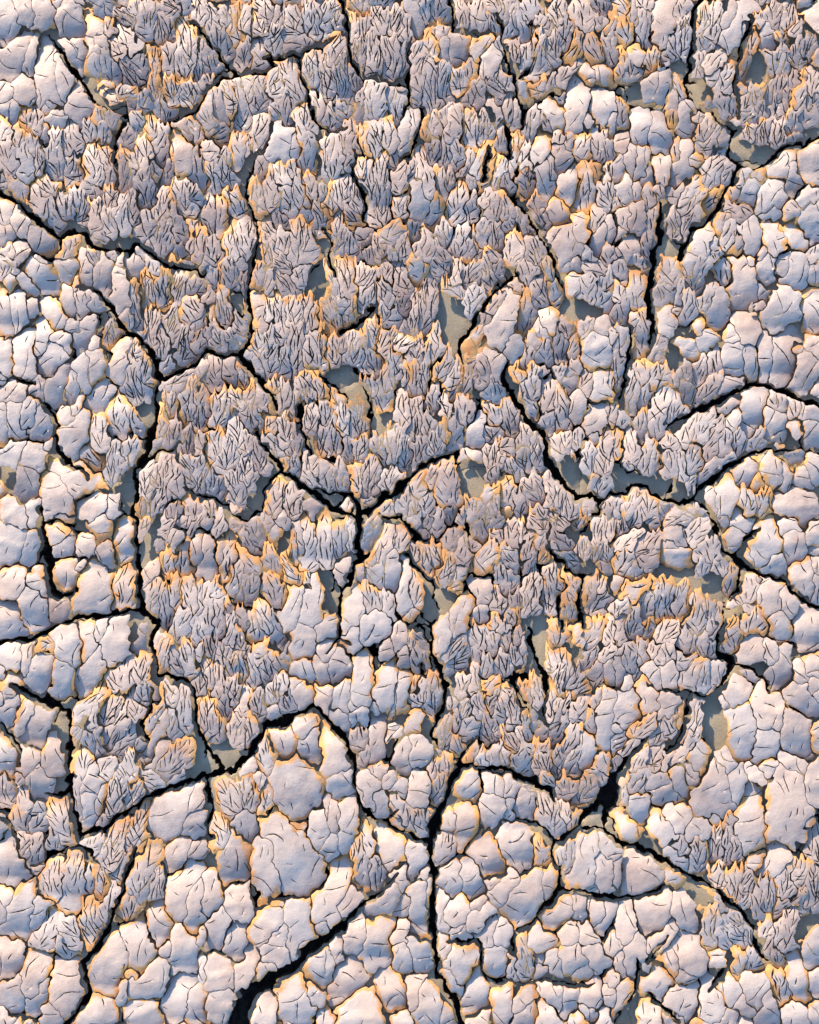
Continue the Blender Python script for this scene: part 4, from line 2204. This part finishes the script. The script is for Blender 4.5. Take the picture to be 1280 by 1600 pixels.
def plate_map(C, plates):
    """which slab of mud every point belongs to: growing from the plate centres, never across a crack"""
    st = 2; c = C[::st, ::st]; h, w = c.shape
    yy, xx = np.mgrid[0:h, 0:w]; x = X0+xx*G*st; y = Y0+yy*G*st
    lab = np.full((h, w), -1); T = np.full((h, w), 1e9)
    for i, (px, py) in enumerate(plates):
        m = np.hypot(x-px, y-py) < 9
        lab[m] = i; T[m] = 0
    cost = np.where(c < 1.2, 60.0, 1+6/(1+np.clip(c, 0, 30)))*(1+.5*np.abs(vnoise(x/26, y/26, 31)))
    for it in range(420):
        ch = 0
        for dy, dx, s in ((0,1,1),(1,0,1),(0,-1,1),(-1,0,1),(1,1,1.41),(-1,-1,1.41),(1,-1,1.41),(-1,1,1.41)):
            a = (slice(max(0,dy), h+min(0,dy)), slice(max(0,dx), w+min(0,dx)))
            b = (slice(max(0,-dy), h+min(0,-dy)), slice(max(0,-dx), w+min(0,-dx)))
            nt = T[b]+s*cost[a]; m = nt < T[a]-1e-6
            if m.any():
                ta = T[a]; la = lab[a]; ta[m] = nt[m]; la[m] = lab[b][m]; ch = 1
        if not ch: break
    return lab, it

# ------------------------------------------------------------------ helpers
def loops_of(f, wx0, wy0):
    """closed zero contours of field f (grid step G), longest first, as arrays of plan points"""
    h, w = f.shape
    p = np.pad(f, 1, constant_values=-1.0)
    p = np.where(np.abs(p) < 1e-4, 1e-4, p)
    s = p > 0
    hx = s[:, 1:] != s[:, :-1]      # crossing on the edge (y,x)-(y,x+1)
    vy = s[1:, :] != s[:-1, :]
    pts = {}
    def hp(y, x): return ('h', y, x)
    nxt = {}
    cy, cx = np.nonzero(hx[:-1, :] | hx[1:, :] | vy[:, :-1] | vy[:, 1:])
    for y, x in zip(cy.tolist(), cx.tolist()):
        a, b, c, d = s[y, x], s[y, x+1], s[y+1, x+1], s[y+1, x]
        T, R, B, L = (0, y, x), (1, y, x+1), (0, y+1, x), (1, y, x)
        code = a | (b << 1) | (c << 2) | (d << 3)
        seg_ = SEG[code]
        if code == 5 and (p[y, x]+p[y, x+1]+p[y+1, x+1]+p[y+1, x]) < 0: seg_ = ((3, 0), (1, 2))
        if code == 10 and (p[y, x]+p[y, x+1]+p[y+1, x+1]+p[y+1, x]) < 0: seg_ = ((0, 1), (2, 3))
        E_ = (T, R, B, L)
        for u, v in seg_: nxt[E_[u]] = E_[v]
    out = []
    while nxt:
        k0, k = nxt.popitem(); loop = [k0]
        while k != k0 and k in nxt:
            loop.append(k); k = nxt.pop(k)
        if len(loop) < 8: continue
        a = []
        for (o, y, x) in loop:
            if o == 0:
                v0, v1 = p[y, x], p[y, x+1]; t = v0/(v0-v1); a.append((x-1+t, y-1))
            else:
                v0, v1 = p[y, x], p[y+1, x]; t = v0/(v0-v1); a.append((x-1, y-1+t))
        a = np.array(a)*G+(wx0, wy0)
        keep = [0]
        for i in range(1, len(a)):
            if np.hypot(*(a[i]-a[keep[-1]])) > 1.15: keep.append(i)
        if len(keep) > 1 and np.hypot(*(a[keep[-1]]-a[0])) < .8: keep.pop()
        if len(keep) > 5: out.append(a[keep])
    ar = [abs(np.sum(q[:, 0]*np.roll(q[:, 1], -1)-q[:, 1]*np.roll(q[:, 0], -1)))/2 for q in out]
    o = sorted(range(len(out)), key=lambda i: -ar[i])
    return [out[i] for i in o], [ar[i] for i in o]
# segments with the inside kept on one side so that they chain
SEG = {0: (), 15: (), 1: ((3, 0),), 2: ((0, 1),), 4: ((1, 2),), 8: ((2, 3),), 14: ((0, 3),), 13: ((1, 0),), 11: ((2, 1),), 7: ((3, 2),),
       3: ((3, 1),), 6: ((0, 2),), 12: ((1, 3),), 9: ((2, 0),), 5: ((3, 2), (1, 0)), 10: ((0, 3), (2, 1))}

def bil(f, x, y, wx0, wy0):
    u = np.clip((x-wx0)/G, 0, f.shape[1]-1.001); v = np.clip((y-wy0)/G, 0, f.shape[0]-1.001)
    i = u.astype(int); j = v.astype(int); u = u-i; v = v-j
    return (f[j, i]*(1-u)+f[j, i+1]*u)*(1-v)+(f[j+1, i]*(1-u)+f[j+1, i+1]*u)*v
def blur(a):
    p = np.pad(a, 1, mode='edge')
    return (p[:-2, 1:-1]+p[2:, 1:-1]+p[1:-1, :-2]+p[1:-1, 2:]+2*a)/6

def W3(x, y, z): return ((x-640)/1000, (800-y)/1000, z/1000)

def make_mesh(name, V, tris, cols, mats, walls):
    """V: n x 3 (plan mm, height mm); tris: top faces; walls: extra quads [(idx4, mat)] on their own vertices"""
    me = bpy.data.meshes.new(name)
    P = np.empty_like(V); P[:, 0] = V[:, 0]/1000; P[:, 1] = -V[:, 1]/1000; P[:, 2] = V[:, 2]/1000
    nt, nw = len(tris), len(walls[0]) if walls else 0
    me.vertices.add(len(P)); me.vertices.foreach_set('co', P.astype(np.float32).ravel())
    me.loops.add(nt*3+nw*4)
    li = np.concatenate([np.asarray(tris, np.int32).ravel(), np.asarray(walls[0], np.int32).ravel()]) if nw else np.asarray(tris, np.int32).ravel()
    me.loops.foreach_set('vertex_index', li)
    me.polygons.add(nt+nw)
    st = np.concatenate([np.arange(nt)*3, nt*3+np.arange(nw)*4]).astype(np.int32)
    me.polygons.foreach_set('loop_start', st)
    mi = np.concatenate([np.zeros(nt, np.int32), np.asarray(walls[1], np.int32)]) if nw else np.zeros(nt, np.int32)
    me.polygons.foreach_set('material_index', mi)
    sm = np.concatenate([np.ones(nt, bool), np.zeros(nw, bool)]) if nw else np.ones(nt, bool)
    me.polygons.foreach_set('use_smooth', sm)
    for m in mats: me.materials.append(m)
    if cols is not None:
        a = me.attributes.new('flake', 'FLOAT_COLOR', 'POINT'); a.data.foreach_set('color', np.asarray(cols, np.float32).ravel())
    me.update(calc_edges=True)
    return me

def boundary(tris):
    """directed boundary edges of a triangle list"""
    t = np.asarray(tris); e = np.concatenate([t[:, [0, 1]], t[:, [1, 2]], t[:, [2, 0]]])
    k = e[:, 0]*1000003+e[:, 1]; r = e[:, 1]*1000003+e[:, 0]
    return e[~np.isin(k, r)]

def triangulate(loop_list, extra):
    vs = []; faces = []
    for q in loop_list:
        if np.sum(q[:, 0]*np.roll(q[:, 1], -1)-q[:, 1]*np.roll(q[:, 0], -1)) < 0: q = q[::-1]
        b = len(vs); vs += [Vector((float(a), float(c))) for a, c in q]; faces.append(list(range(b, len(vs))))
    vs += [Vector((float(a), float(c))) for a, c in extra]
    return delaunay_2d_cdt(vs, [], faces, 1, 1e-4)

# ------------------------------------------------------------------ fissures in a flake
def fissures(s, f, wx0, wy0, loop, R):
    ax, ay, bx, by, w, kind = s[:6]
    L = math.hypot(bx-ax, by-ay)+1e-6; ux, uy = (bx-ax)/L, (by-ay)/L
    lo = loop.min(0); hi = loop.max(0); area_box = (hi[0]-lo[0])*(hi[1]-lo[1])
    fx, fy = bx+ux*w*1.1, by+uy*w*1.1        # focus the fan opens from
    acc = []; mids = []
    inside = lambda x, y: float(bil(f, np.array([x]), np.array([y]), wx0, wy0)[0])
    if kind == 'f': n, sp, l0, l1, w0, w1 = area_box/23, 3.2, 17, 52, 1.3, 2.4
    elif kind == 'm': n, sp, l0, l1, w0, w1 = area_box/48, 4.0, 10, 32, 1.3, 2.5
    else: n, sp, l0, l1, w0, w1 = area_box/800, 8, 5, 13, 1.1, 1.8
    n = min(int(n)+1, 90)
    long_ = 0 if kind == 'f' else (R.choice((2, 2, 3)) if kind == 's' else 1)
    if area_box < 700: long_ = min(long_, 1)
    elif kind == 's': long_ += int(area_box/3500)
    for k in range(n+long_):
        x, y = R.uniform(lo[0], hi[0]), R.uniform(lo[1], hi[1])
        if inside(x, y) < 2.2: continue
        if any((-(x-p)*uy+(y-q)*ux)**2+(((x-p)*ux+(y-q)*uy)*.5)**2 < sp*sp for p, q in mids) and not (k < long_ and kind != 's'): continue
        big = k < long_
        if big: ang = R.uniform(0, math.pi*2) if kind == 's' else math.atan2(y-fy, x-fx)+R.gauss(0, .5)
        elif kind == 's': ang = math.atan2(y-fy, x-fx)+R.gauss(0, .6)
        else:
            ang = math.atan2(y-fy, x-fx)+R.choice((-1, 1))*abs(R.gauss(.22, .16))
        ln = R.uniform(l0, l1)*(1 if not big else R.uniform(2.5, 5) if kind == 's' else R.uniform(1.4, 2.4)); wd = R.uniform(w0, w1)*(1 if kind != 's' or not big else 1.05)
        thr = (-.8 if big else 1.6) if kind == 's' else (1.0 if R.random() < .5 else -.8)
        if R.random() < .3 and not big: ln *= .55; wd *= .75
        step = 3.4; m = max(3, int(ln/step)); pts = [(x, y)]; turn = max(-.09, min(.09, R.gauss(0, .05)))
        for side in (1, -1):
            px, py, a = x, y, ang
            for j in range(m//2+1):
                a += turn*side+R.gauss(0, .09)
                px += math.cos(a)*step*side; py += math.sin(a)*step*side
                if inside(px, py) < thr or (kind == 's' and any((px-p)**2+(py-q)**2 < 9 for p, q in mids)): break
                if side > 0: pts.append((px, py))
                else: pts.insert(0, (px, py))
        if len(pts) < 3: continue
        mids.append((x, y)); mids += pts if kind == 's' else pts[::2]
        a = np.array(pts); t = np.gradient(a, axis=0); t /= np.hypot(t[:, 0], t[:, 1])[:, None]+1e-9
        nrm = np.stack([-t[:, 1], t[:, 0]], 1); u = np.linspace(0, 1, len(a))
        prof = np.sin(np.pi*np.clip(u*.9+.1, 0, 1))**.6 if R.random() < .5 else np.sin(np.pi*np.clip(u*.9, 0, 1))**.6
        hw = wd/2*prof*(1+.35*np.array([R.uniform(-1, 1) for _ in pts]))
        q = np.concatenate([a[:1]-t[:1]*.2, (a+nrm*hw[:, None])[1:-1], a[-1:]+t[-1:]*.2, (a-nrm*hw[:, None])[1:-1][::-1]])
        if len(a) == 3 and wd < .7: continue
        acc.append(q)
    return acc

# ------------------------------------------------------------------ one flake
def build_flake(i, s, D, B1, B2, L, C, KG):
    W, d, t = D[i]
    if s[5] == 'g': return None
    own = L[W] == i
    if own.sum() < 12: return None
    oth = np.where(own, B2[W], B1[W])
    wx0 = X0+W[1].start*G; wy0 = Y0+W[0].start*G
    R = random.Random(i*7+1)
    gap = R.uniform(.9, 1.4) if s[5] == 's' else R.uniform(1.3, 1.9)
    kg = np.where(KGL[W] == cl[i], KG[W], -KG[W])
    # splintered tips run on over the foot of the scale behind
    ov = 0 if s[5] == 's' else np.clip(1-t/.45, 0, 1)*np.clip(2.6-TOOTH[W]*.9, -1.5, 5.5)*(1 if s[5] == 'f' else .7)
    f = np.minimum(np.minimum((oth-d)/2-gap/2+ov, LIMIT-d), np.minimum(C[W]-LIP[W], kg-.95-.6*mm[W]+ov*1.2))
    lp, ar = loops_of(f, wx0, wy0)
    if not lp or ar[0] < 70: return None
    loop = lp[0]
    cx, cy = loop.mean(0)
    outer = not (-25 < cx < 1305 and -25 < cy < 1625)
    if not (-150 < cx < 1430 and -150 < cy < 1750): return None
    fs = [] if outer and R.random() < .5 else fissures(s, f, wx0, wy0, loop, R)
    lo = loop.min(0); hi = loop.max(0); step = 4.2 if not outer else 7
    ex = []
    ny = int((hi[1]-lo[1])/(step*.87))+1; nx = int((hi[0]-lo[0])/step)+2
    jj, ii = np.mgrid[0:ny, 0:nx]
    qx = lo[0]+ii*step+(jj % 2)*step/2+rng.uniform(-.8, .8, ii.shape); qy = lo[1]+jj*step*.87+rng.uniform(-.8, .8, ii.shape)
    qx = qx.ravel(); qy = qy.ravel(); m = bil(f, qx, qy, wx0, wy0) > 1.3
    # extra rows close to the rim so that it rolls over smoothly
    ctr = loop.mean(0)
    ex = np.stack([qx[m], qy[m]], 1)
    r = triangulate([loop]+fs, ex)
    V = np.array([(v.x, v.y) for v in r[0]]); of = r[5]
    keep = []; cut = set()
    for face, o in zip(r[2], of):
        if len(o) == 1 and o[0] == 0: keep.append(face)
        elif 0 in o:
            cut.update(face)
    if len(keep) < 6: return None
    tri = np.array(keep)
    used, inv = np.unique(tri, return_inverse=True); tri = inv.reshape(tri.shape)
    iscut = np.array([u in cut for u in used.tolist()]); V = V[used]
    x, y = V[:, 0], V[:, 1]
    a, b = V[tri[:, 1]]-V[tri[:, 0]], V[tri[:, 2]]-V[tri[:, 0]]
    neg = a[:, 0]*b[:, 1]-a[:, 1]*b[:, 0] > 0          # plan y runs down, so flip to face up
    tri[neg] = tri[neg][:, ::-1]
    fb = blur(blur(f))
    g = np.clip(bil(f, x, y, wx0, wy0), 0, 60); gs = np.clip(bil(fb, x, y, wx0, wy0)+.4, 0, 60)
    tt = bil(t, x, y, wx0, wy0)
    w = s[4]; kind = s[5]
    big = min(1.0, w/26)
    Rr, H = {'s': (max(7, min(24, w*.85)), 3.0+6.5*big), 'm': (max(5, min(15, w*.7)), 2.6+3.2*big), 'f': (max(4, min(11, w*.55)), 2.2+2.4*big)}[kind]
    og = np.clip(bil(OUTS[W], x, y, wx0, wy0), 0, 60)
    oe = np.clip(bil(OUT[W], x, y, wx0, wy0), 0, 60)
    cc = CLC[cl[i]]; hx, hy = CLH[cl[i]]
    vx = np.clip((x-cc[0])/hx, -1.3, 1.3); vy = np.clip((y-cc[1])/hy, -1.3, 1.3)
    tl = .02 if kind == 's' else .045
    k_ = {'s': 1.15, 'm': 1.0, 'f': .85}[kind]
    # the whole scale is bowed, the edges stay crisp; each piece only tilts a little by itself
    dome = k_*(np.minimum(hy, 46)*.14*(1-vy**2)+hx*.085*(1-vx**2))+(.7 if kind == 's' else .5)*(1-(1-np.clip(og/5, 0, 1))**2)
    q2 = np.clip(gs/(4 if kind == 's' else 2.0), 0, 1); dome = dome+(.3 if kind == 's' else .25)*(1-(1-q2)**2)
    dome = dome+np.clip((x-cx)*R.gauss(0, tl)+(y-cy)*R.gauss(0, tl), -2, 2)
    dome = dome+min(1.6, w*.09)*(4*np.clip(tt, .02, .98)*(1-np.clip(tt, .02, .98)))
    ax, ay, bx, by = s[:4]; Ln = math.hypot(bx-ax, by-ay)+1e-6
    # the plate tilts: tips and lower rims stand off the ground by different amounts
    RC = random.Random(cl[i]*13+5)
    rimz = 4.6+RC.uniform(0, 3.8)+R.uniform(-.5, .9)
    lift_tip = R.uniform(-.3, .8) if kind == 's' else R.uniform(1.0, 2.8); lift_base = R.uniform(0, 1.0)
    ea, eb = RC.uniform(0, 6.28), RC.uniform(.01, .05)      # the whole scale leans a little
    rimz = rimz+np.clip(((x-CLC[cl[i]][0])*math.cos(ea)+(y-CLC[cl[i]][1])*math.sin(ea))*eb, -2.5, 2.5)
    z = rimz+dome+lift_tip*np.clip(1-tt/.7, 0, 1)**1.3+lift_base*tt**2
    z = z+.8*vnoise(x/21, y/21, 43)+.18*vnoise(x/7, y/7, 44)+(0 if kind == 's' else .15)*vnoise(x/4.5+9, y/16, 46)
    z = z+(-.35)*np.where(g < 1.0, 1, 0)
    z = z-np.where(iscut, .2, 0)
    tone = (s[6]+R.uniform(-.5, .5))/4
    n = len(V)
    col = np.stack([oe/20, tt, np.full(n, tone), np.full(n, (.8+.15*R.random() if kind == 's' else 1.0) if s[7] else ((.93+.06*R.random()) if kind != 's' and R.random() < .05 else .03+.45*R.random()**1.5))], 1)
    be = boundary(tri)
    th = R.uniform(2.0, 3.2)
    bc = iscut[be[:, 0]] & iscut[be[:, 1]] & ((g[be[:, 0]] > .9) | (g[be[:, 1]] > .9))
    m = len(be); i0, i1 = be[:, 0], be[:, 1]
    T3 = np.column_stack([V, z])
    # the outer rim flares a little under the top edge
    cxy = np.array([cx, cy])
    wall_top0 = T3[i0]; wall_top1 = T3[i1]
    dep = np.where(bc, 4.5, th)
    jit = .35
    k0 = np.sin(i0*12.9898)*.35; k1 = np.sin(i1*12.9898)*.35
    b0 = wall_top0.copy(); b1 = wall_top1.copy(); b0[:, 2] -= dep+k0; b1[:, 2] -= dep+k1
    VV = np.concatenate([T3, wall_top0, wall_top1, b1, b0])
    CC = np.concatenate([col, col[i0], col[i1], col[i1], col[i0]])
    idx = np.arange(m); quads = np.column_stack([n+m+idx, n+idx, n+3*m+idx, n+2*m+idx])
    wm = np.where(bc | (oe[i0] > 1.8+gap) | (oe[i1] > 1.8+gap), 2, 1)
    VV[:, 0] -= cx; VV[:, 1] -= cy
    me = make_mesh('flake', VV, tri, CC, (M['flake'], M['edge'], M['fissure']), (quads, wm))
    o = bpy.data.objects.new('flake', me)
    return o, cx, cy

def build_slab(k, lab, C):
    ind = (lab == k)
    if not ind.any(): return None
    yy, xx = np.nonzero(ind); a0, a1, b0, b1 = max(0, yy.min()-3), min(lab.shape[0], yy.max()+4), max(0, xx.min()-3), min(lab.shape[1], xx.max()+4)
    sub = ind[a0:a1, b0:b1].astype(float)
    up = np.kron(sub, np.ones((2, 2)))
    W = (slice(a0*2, min(NY, a0*2+up.shape[0])), slice(b0*2, min(NX, b0*2+up.shape[1])))
    up = up[:W[0].stop-W[0].start, :W[1].stop-W[1].start]
    for _ in range(5): up = blur(up)
    f = np.minimum((up-.5)*9-.35, C[W]*1.0)
    wx0 = X0+W[1].start*G; wy0 = Y0+W[0].start*G
    lp, ar = loops_of(f, wx0, wy0)
    lp = [q for q, a in zip(lp, ar) if a > 60]
    lo = lp[0].min(0); hi = lp[0].max(0); step = 9
    jj, ii = np.mgrid[0:int((hi[1]-lo[1])/(step*.87))+1, 0:int((hi[0]-lo[0])/step)+2]
    qx = (lo[0]+ii*step+(jj % 2)*step/2+rng.uniform(-2, 2, ii.shape)).ravel(); qy = (lo[1]+jj*step*.87+rng.uniform(-2, 2, ii.shape)).ravel()
    m = bil(f, qx, qy, wx0, wy0) > 2.0
    r = triangulate(lp, np.stack([qx[m], qy[m]], 1))
    V = np.array([(v.x, v.y) for v in r[0]])
    tri = np.array([fc for fc, o in zip(r[2], r[5]) if len(o) % 2 == 1])
    used, inv = np.unique(tri, return_inverse=True); tri = inv.reshape(tri.shape); V = V[used]
    a, b = V[tri[:, 1]]-V[tri[:, 0]], V[tri[:, 2]]-V[tri[:, 0]]
    neg = a[:, 0]*b[:, 1]-a[:, 1]*b[:, 0] > 0
    tri[neg] = tri[neg][:, ::-1]
    x, y = V.T; n = len(V)
    g = np.clip(bil(f, x, y, wx0, wy0), 0, 60)
    z = 1.2*vnoise(x/45, y/45, 51)+.5*vnoise(x/14, y/14, 52)-1.8*np.exp(-g/2.5)
    be = boundary(tri); i0, i1 = be[:, 0], be[:, 1]; m = len(be)
    T3 = np.column_stack([V, z])
    def ring(dz, j, sd):
        q = T3.copy(); q[:, 0] += j*vnoise(x/3.0, y/3.0, sd); q[:, 1] += j*vnoise(x/3.0, y/3.0, sd+1); q[:, 2] = q[:, 2]-dz+dz*.15*vnoise(x/4, y/4, sd+2); return q
    rings = [T3, ring(4, 1.0, 61), ring(12, 2.0, 71), ring(60, 1.0, 81)]
    VV = [T3]; quads = []; off = n; wm = []
    for q0, q1, mi in ((rings[0], rings[1], 1), (rings[1], rings[2], 2), (rings[2], rings[3], 2)):
        VV += [q0[i0], q0[i1], q1[i1], q1[i0]]
        idx = np.arange(m); quads.append(np.column_stack([off+m+idx, off+idx, off+3*m+idx, off+2*m+idx])); off += 4*m; wm += [mi]*m
    VV = np.concatenate(VV)
    cx, cy = lp[0].mean(0)
    VV[:, 0] -= cx; VV[:, 1] -= cy
    me = make_mesh('clay_base', VV, tri, None, (M['clay'], M['clay_lip'], M['clay_wall']), (np.concatenate(quads), np.array(wm)))
    return bpy.data.objects.new('clay_base', me), cx, cy

# ------------------------------------------------------------------ build everything
LIMIT = 11.0
t0 = time.time()
seeds, cr = parse(FLAKES, CRACKS)
seeds += outer_seeds(seeds)
C = crack_field(cr)
cl = cluster_of(seeds, CLUSTERS, C)
D, B1, B2, L, KG, KGL = flake_fields(seeds, cl)
OUT = np.minimum(np.minimum(KG, LIMIT-B1), C)      # distance to the free edge of the scale a point is on
OUTS = blur(blur(OUT))
LIP = 1.9+1.6*vnoise(PX/16, PY/16, 33)      # the bare lip of clay left along the cracks
# between some scales the clay below has opened too
mm = np.clip(vnoise(PX/38, PY/38, 37)*2.2+.35, 0, 1)
CS = np.minimum(C, KG+(1-mm)*7-(1.2+.5*vnoise(PX/7, PY/7, 38)))
CLC = {}
CLW = {}
for s_, c_ in zip(seeds, cl):
    CLC.setdefault(c_, []).append(((s_[0]+s_[2])/2, (s_[1]+s_[3])/2)); CLW[c_] = max(CLW.get(c_, 15), s_[4]*.95 if s_[5] != 'g' else 0)
CLH = {k: np.maximum(np.ptp(np.array(v), axis=0)/2+CLW[k], 20) for k, v in CLC.items()}
CLC = {k: (np.max(v, axis=0)+np.min(v, axis=0))/2 for k, v in CLC.items()}
lab, _ = plate_map(C, [p[0] for p in PLATES])
print('plan', round(time.time()-t0, 1))

# floor of the cracks and the mud flat that carries on around
def sheet(name, nx, ny, x0, y0, x1, y1, zf, mat):
    X, Y = np.meshgrid(np.linspace(x0, x1, nx), np.linspace(y0, y1, ny))
    V = np.column_stack([X.ravel(), Y.ravel(), zf(X, Y).ravel()])
    k = (np.arange(ny-1)[:, None]*nx+np.arange(nx-1)[None, :]).ravel()
    tri = np.concatenate([np.column_stack([k, k+nx, k+1]), np.column_stack([k+1, k+nx, k+nx+1])])
    V[:, 0] -= 640; V[:, 1] -= 800
    o = bpy.data.objects.new(name, make_mesh(name, V, tri, None, (mat,), None)); col.objects.link(o)
    o['kind'] = 'structure'; return o
sheet('crack_floor', 420, 520, X0-20, Y0-20, X1+20, Y1+20,
      lambda X, Y: -36+9*vnoise(X/22, Y/22, 91)+5*vnoise(X/8, Y/8, 92)+2.5*vnoise(X/4, Y/4, 93), M['floor'])
# ring of ground beyond the modelled slabs, out to the horizon
me = bpy.data.meshes.new('ground')
a = [(X0+5, Y0+5), (X1-5, Y0+5), (X1-5, Y1-5), (X0+5, Y1-5)]; F = 60000
b = [(-F, -F), (F, -F), (F, F), (-F, F)]
vs = [W3(x, y, 3) for x, y in a]+[W3(x, y, 3) for x, y in b]+[W3(x, y, -70) for x, y in a]
me.from_pydata(vs, [], [(q, 4+q, 4+(q+1) % 4, (q+1) % 4) for q in range(4)]+[(q, (q+1) % 4, 8+(q+1) % 4, 8+q) for q in range(4)])
me.materials.append(M['far']); o = bpy.data.objects.new('ground', me); col.objects.link(o); o['kind'] = 'structure'

roots = {}
for k, ((px, py), label) in enumerate(PLATES):
    e = bpy.data.objects.new('mud_plate', None); col.objects.link(e)
    e.empty_display_size = .02
    e.location = W3(px, py, -60); e['label'] = label; e['category'] = 'cracked mud'; e['group'] = 'plates of cracked mud'
    roots[k] = e
    r = build_slab(k, lab, CS)
    if r:
        o, cx, cy = r; col.objects.link(o); o.parent = e; o.location = Vector(W3(cx, cy, 0))-e.location
print('slabs', round(time.time()-t0, 1))
cnt = 0; ntri = 0
for i, s in enumerate(seeds):
    r = build_flake(i, s, D, B1, B2, L, C, KG)
    if r is None: continue
    o, cx, cy = r
    k = int(lab[min(lab.shape[0]-1, max(0, int((cy-Y0)/G/2))), min(lab.shape[1]-1, max(0, int((cx-X0)/G/2)))])
    e = roots[k]; col.objects.link(o); o.parent = e; o.location = Vector(W3(cx, cy, 0))-e.location
    cnt += 1; ntri += len(o.data.polygons)
print('flakes', cnt, 'faces', ntri, round(time.time()-t0, 1))
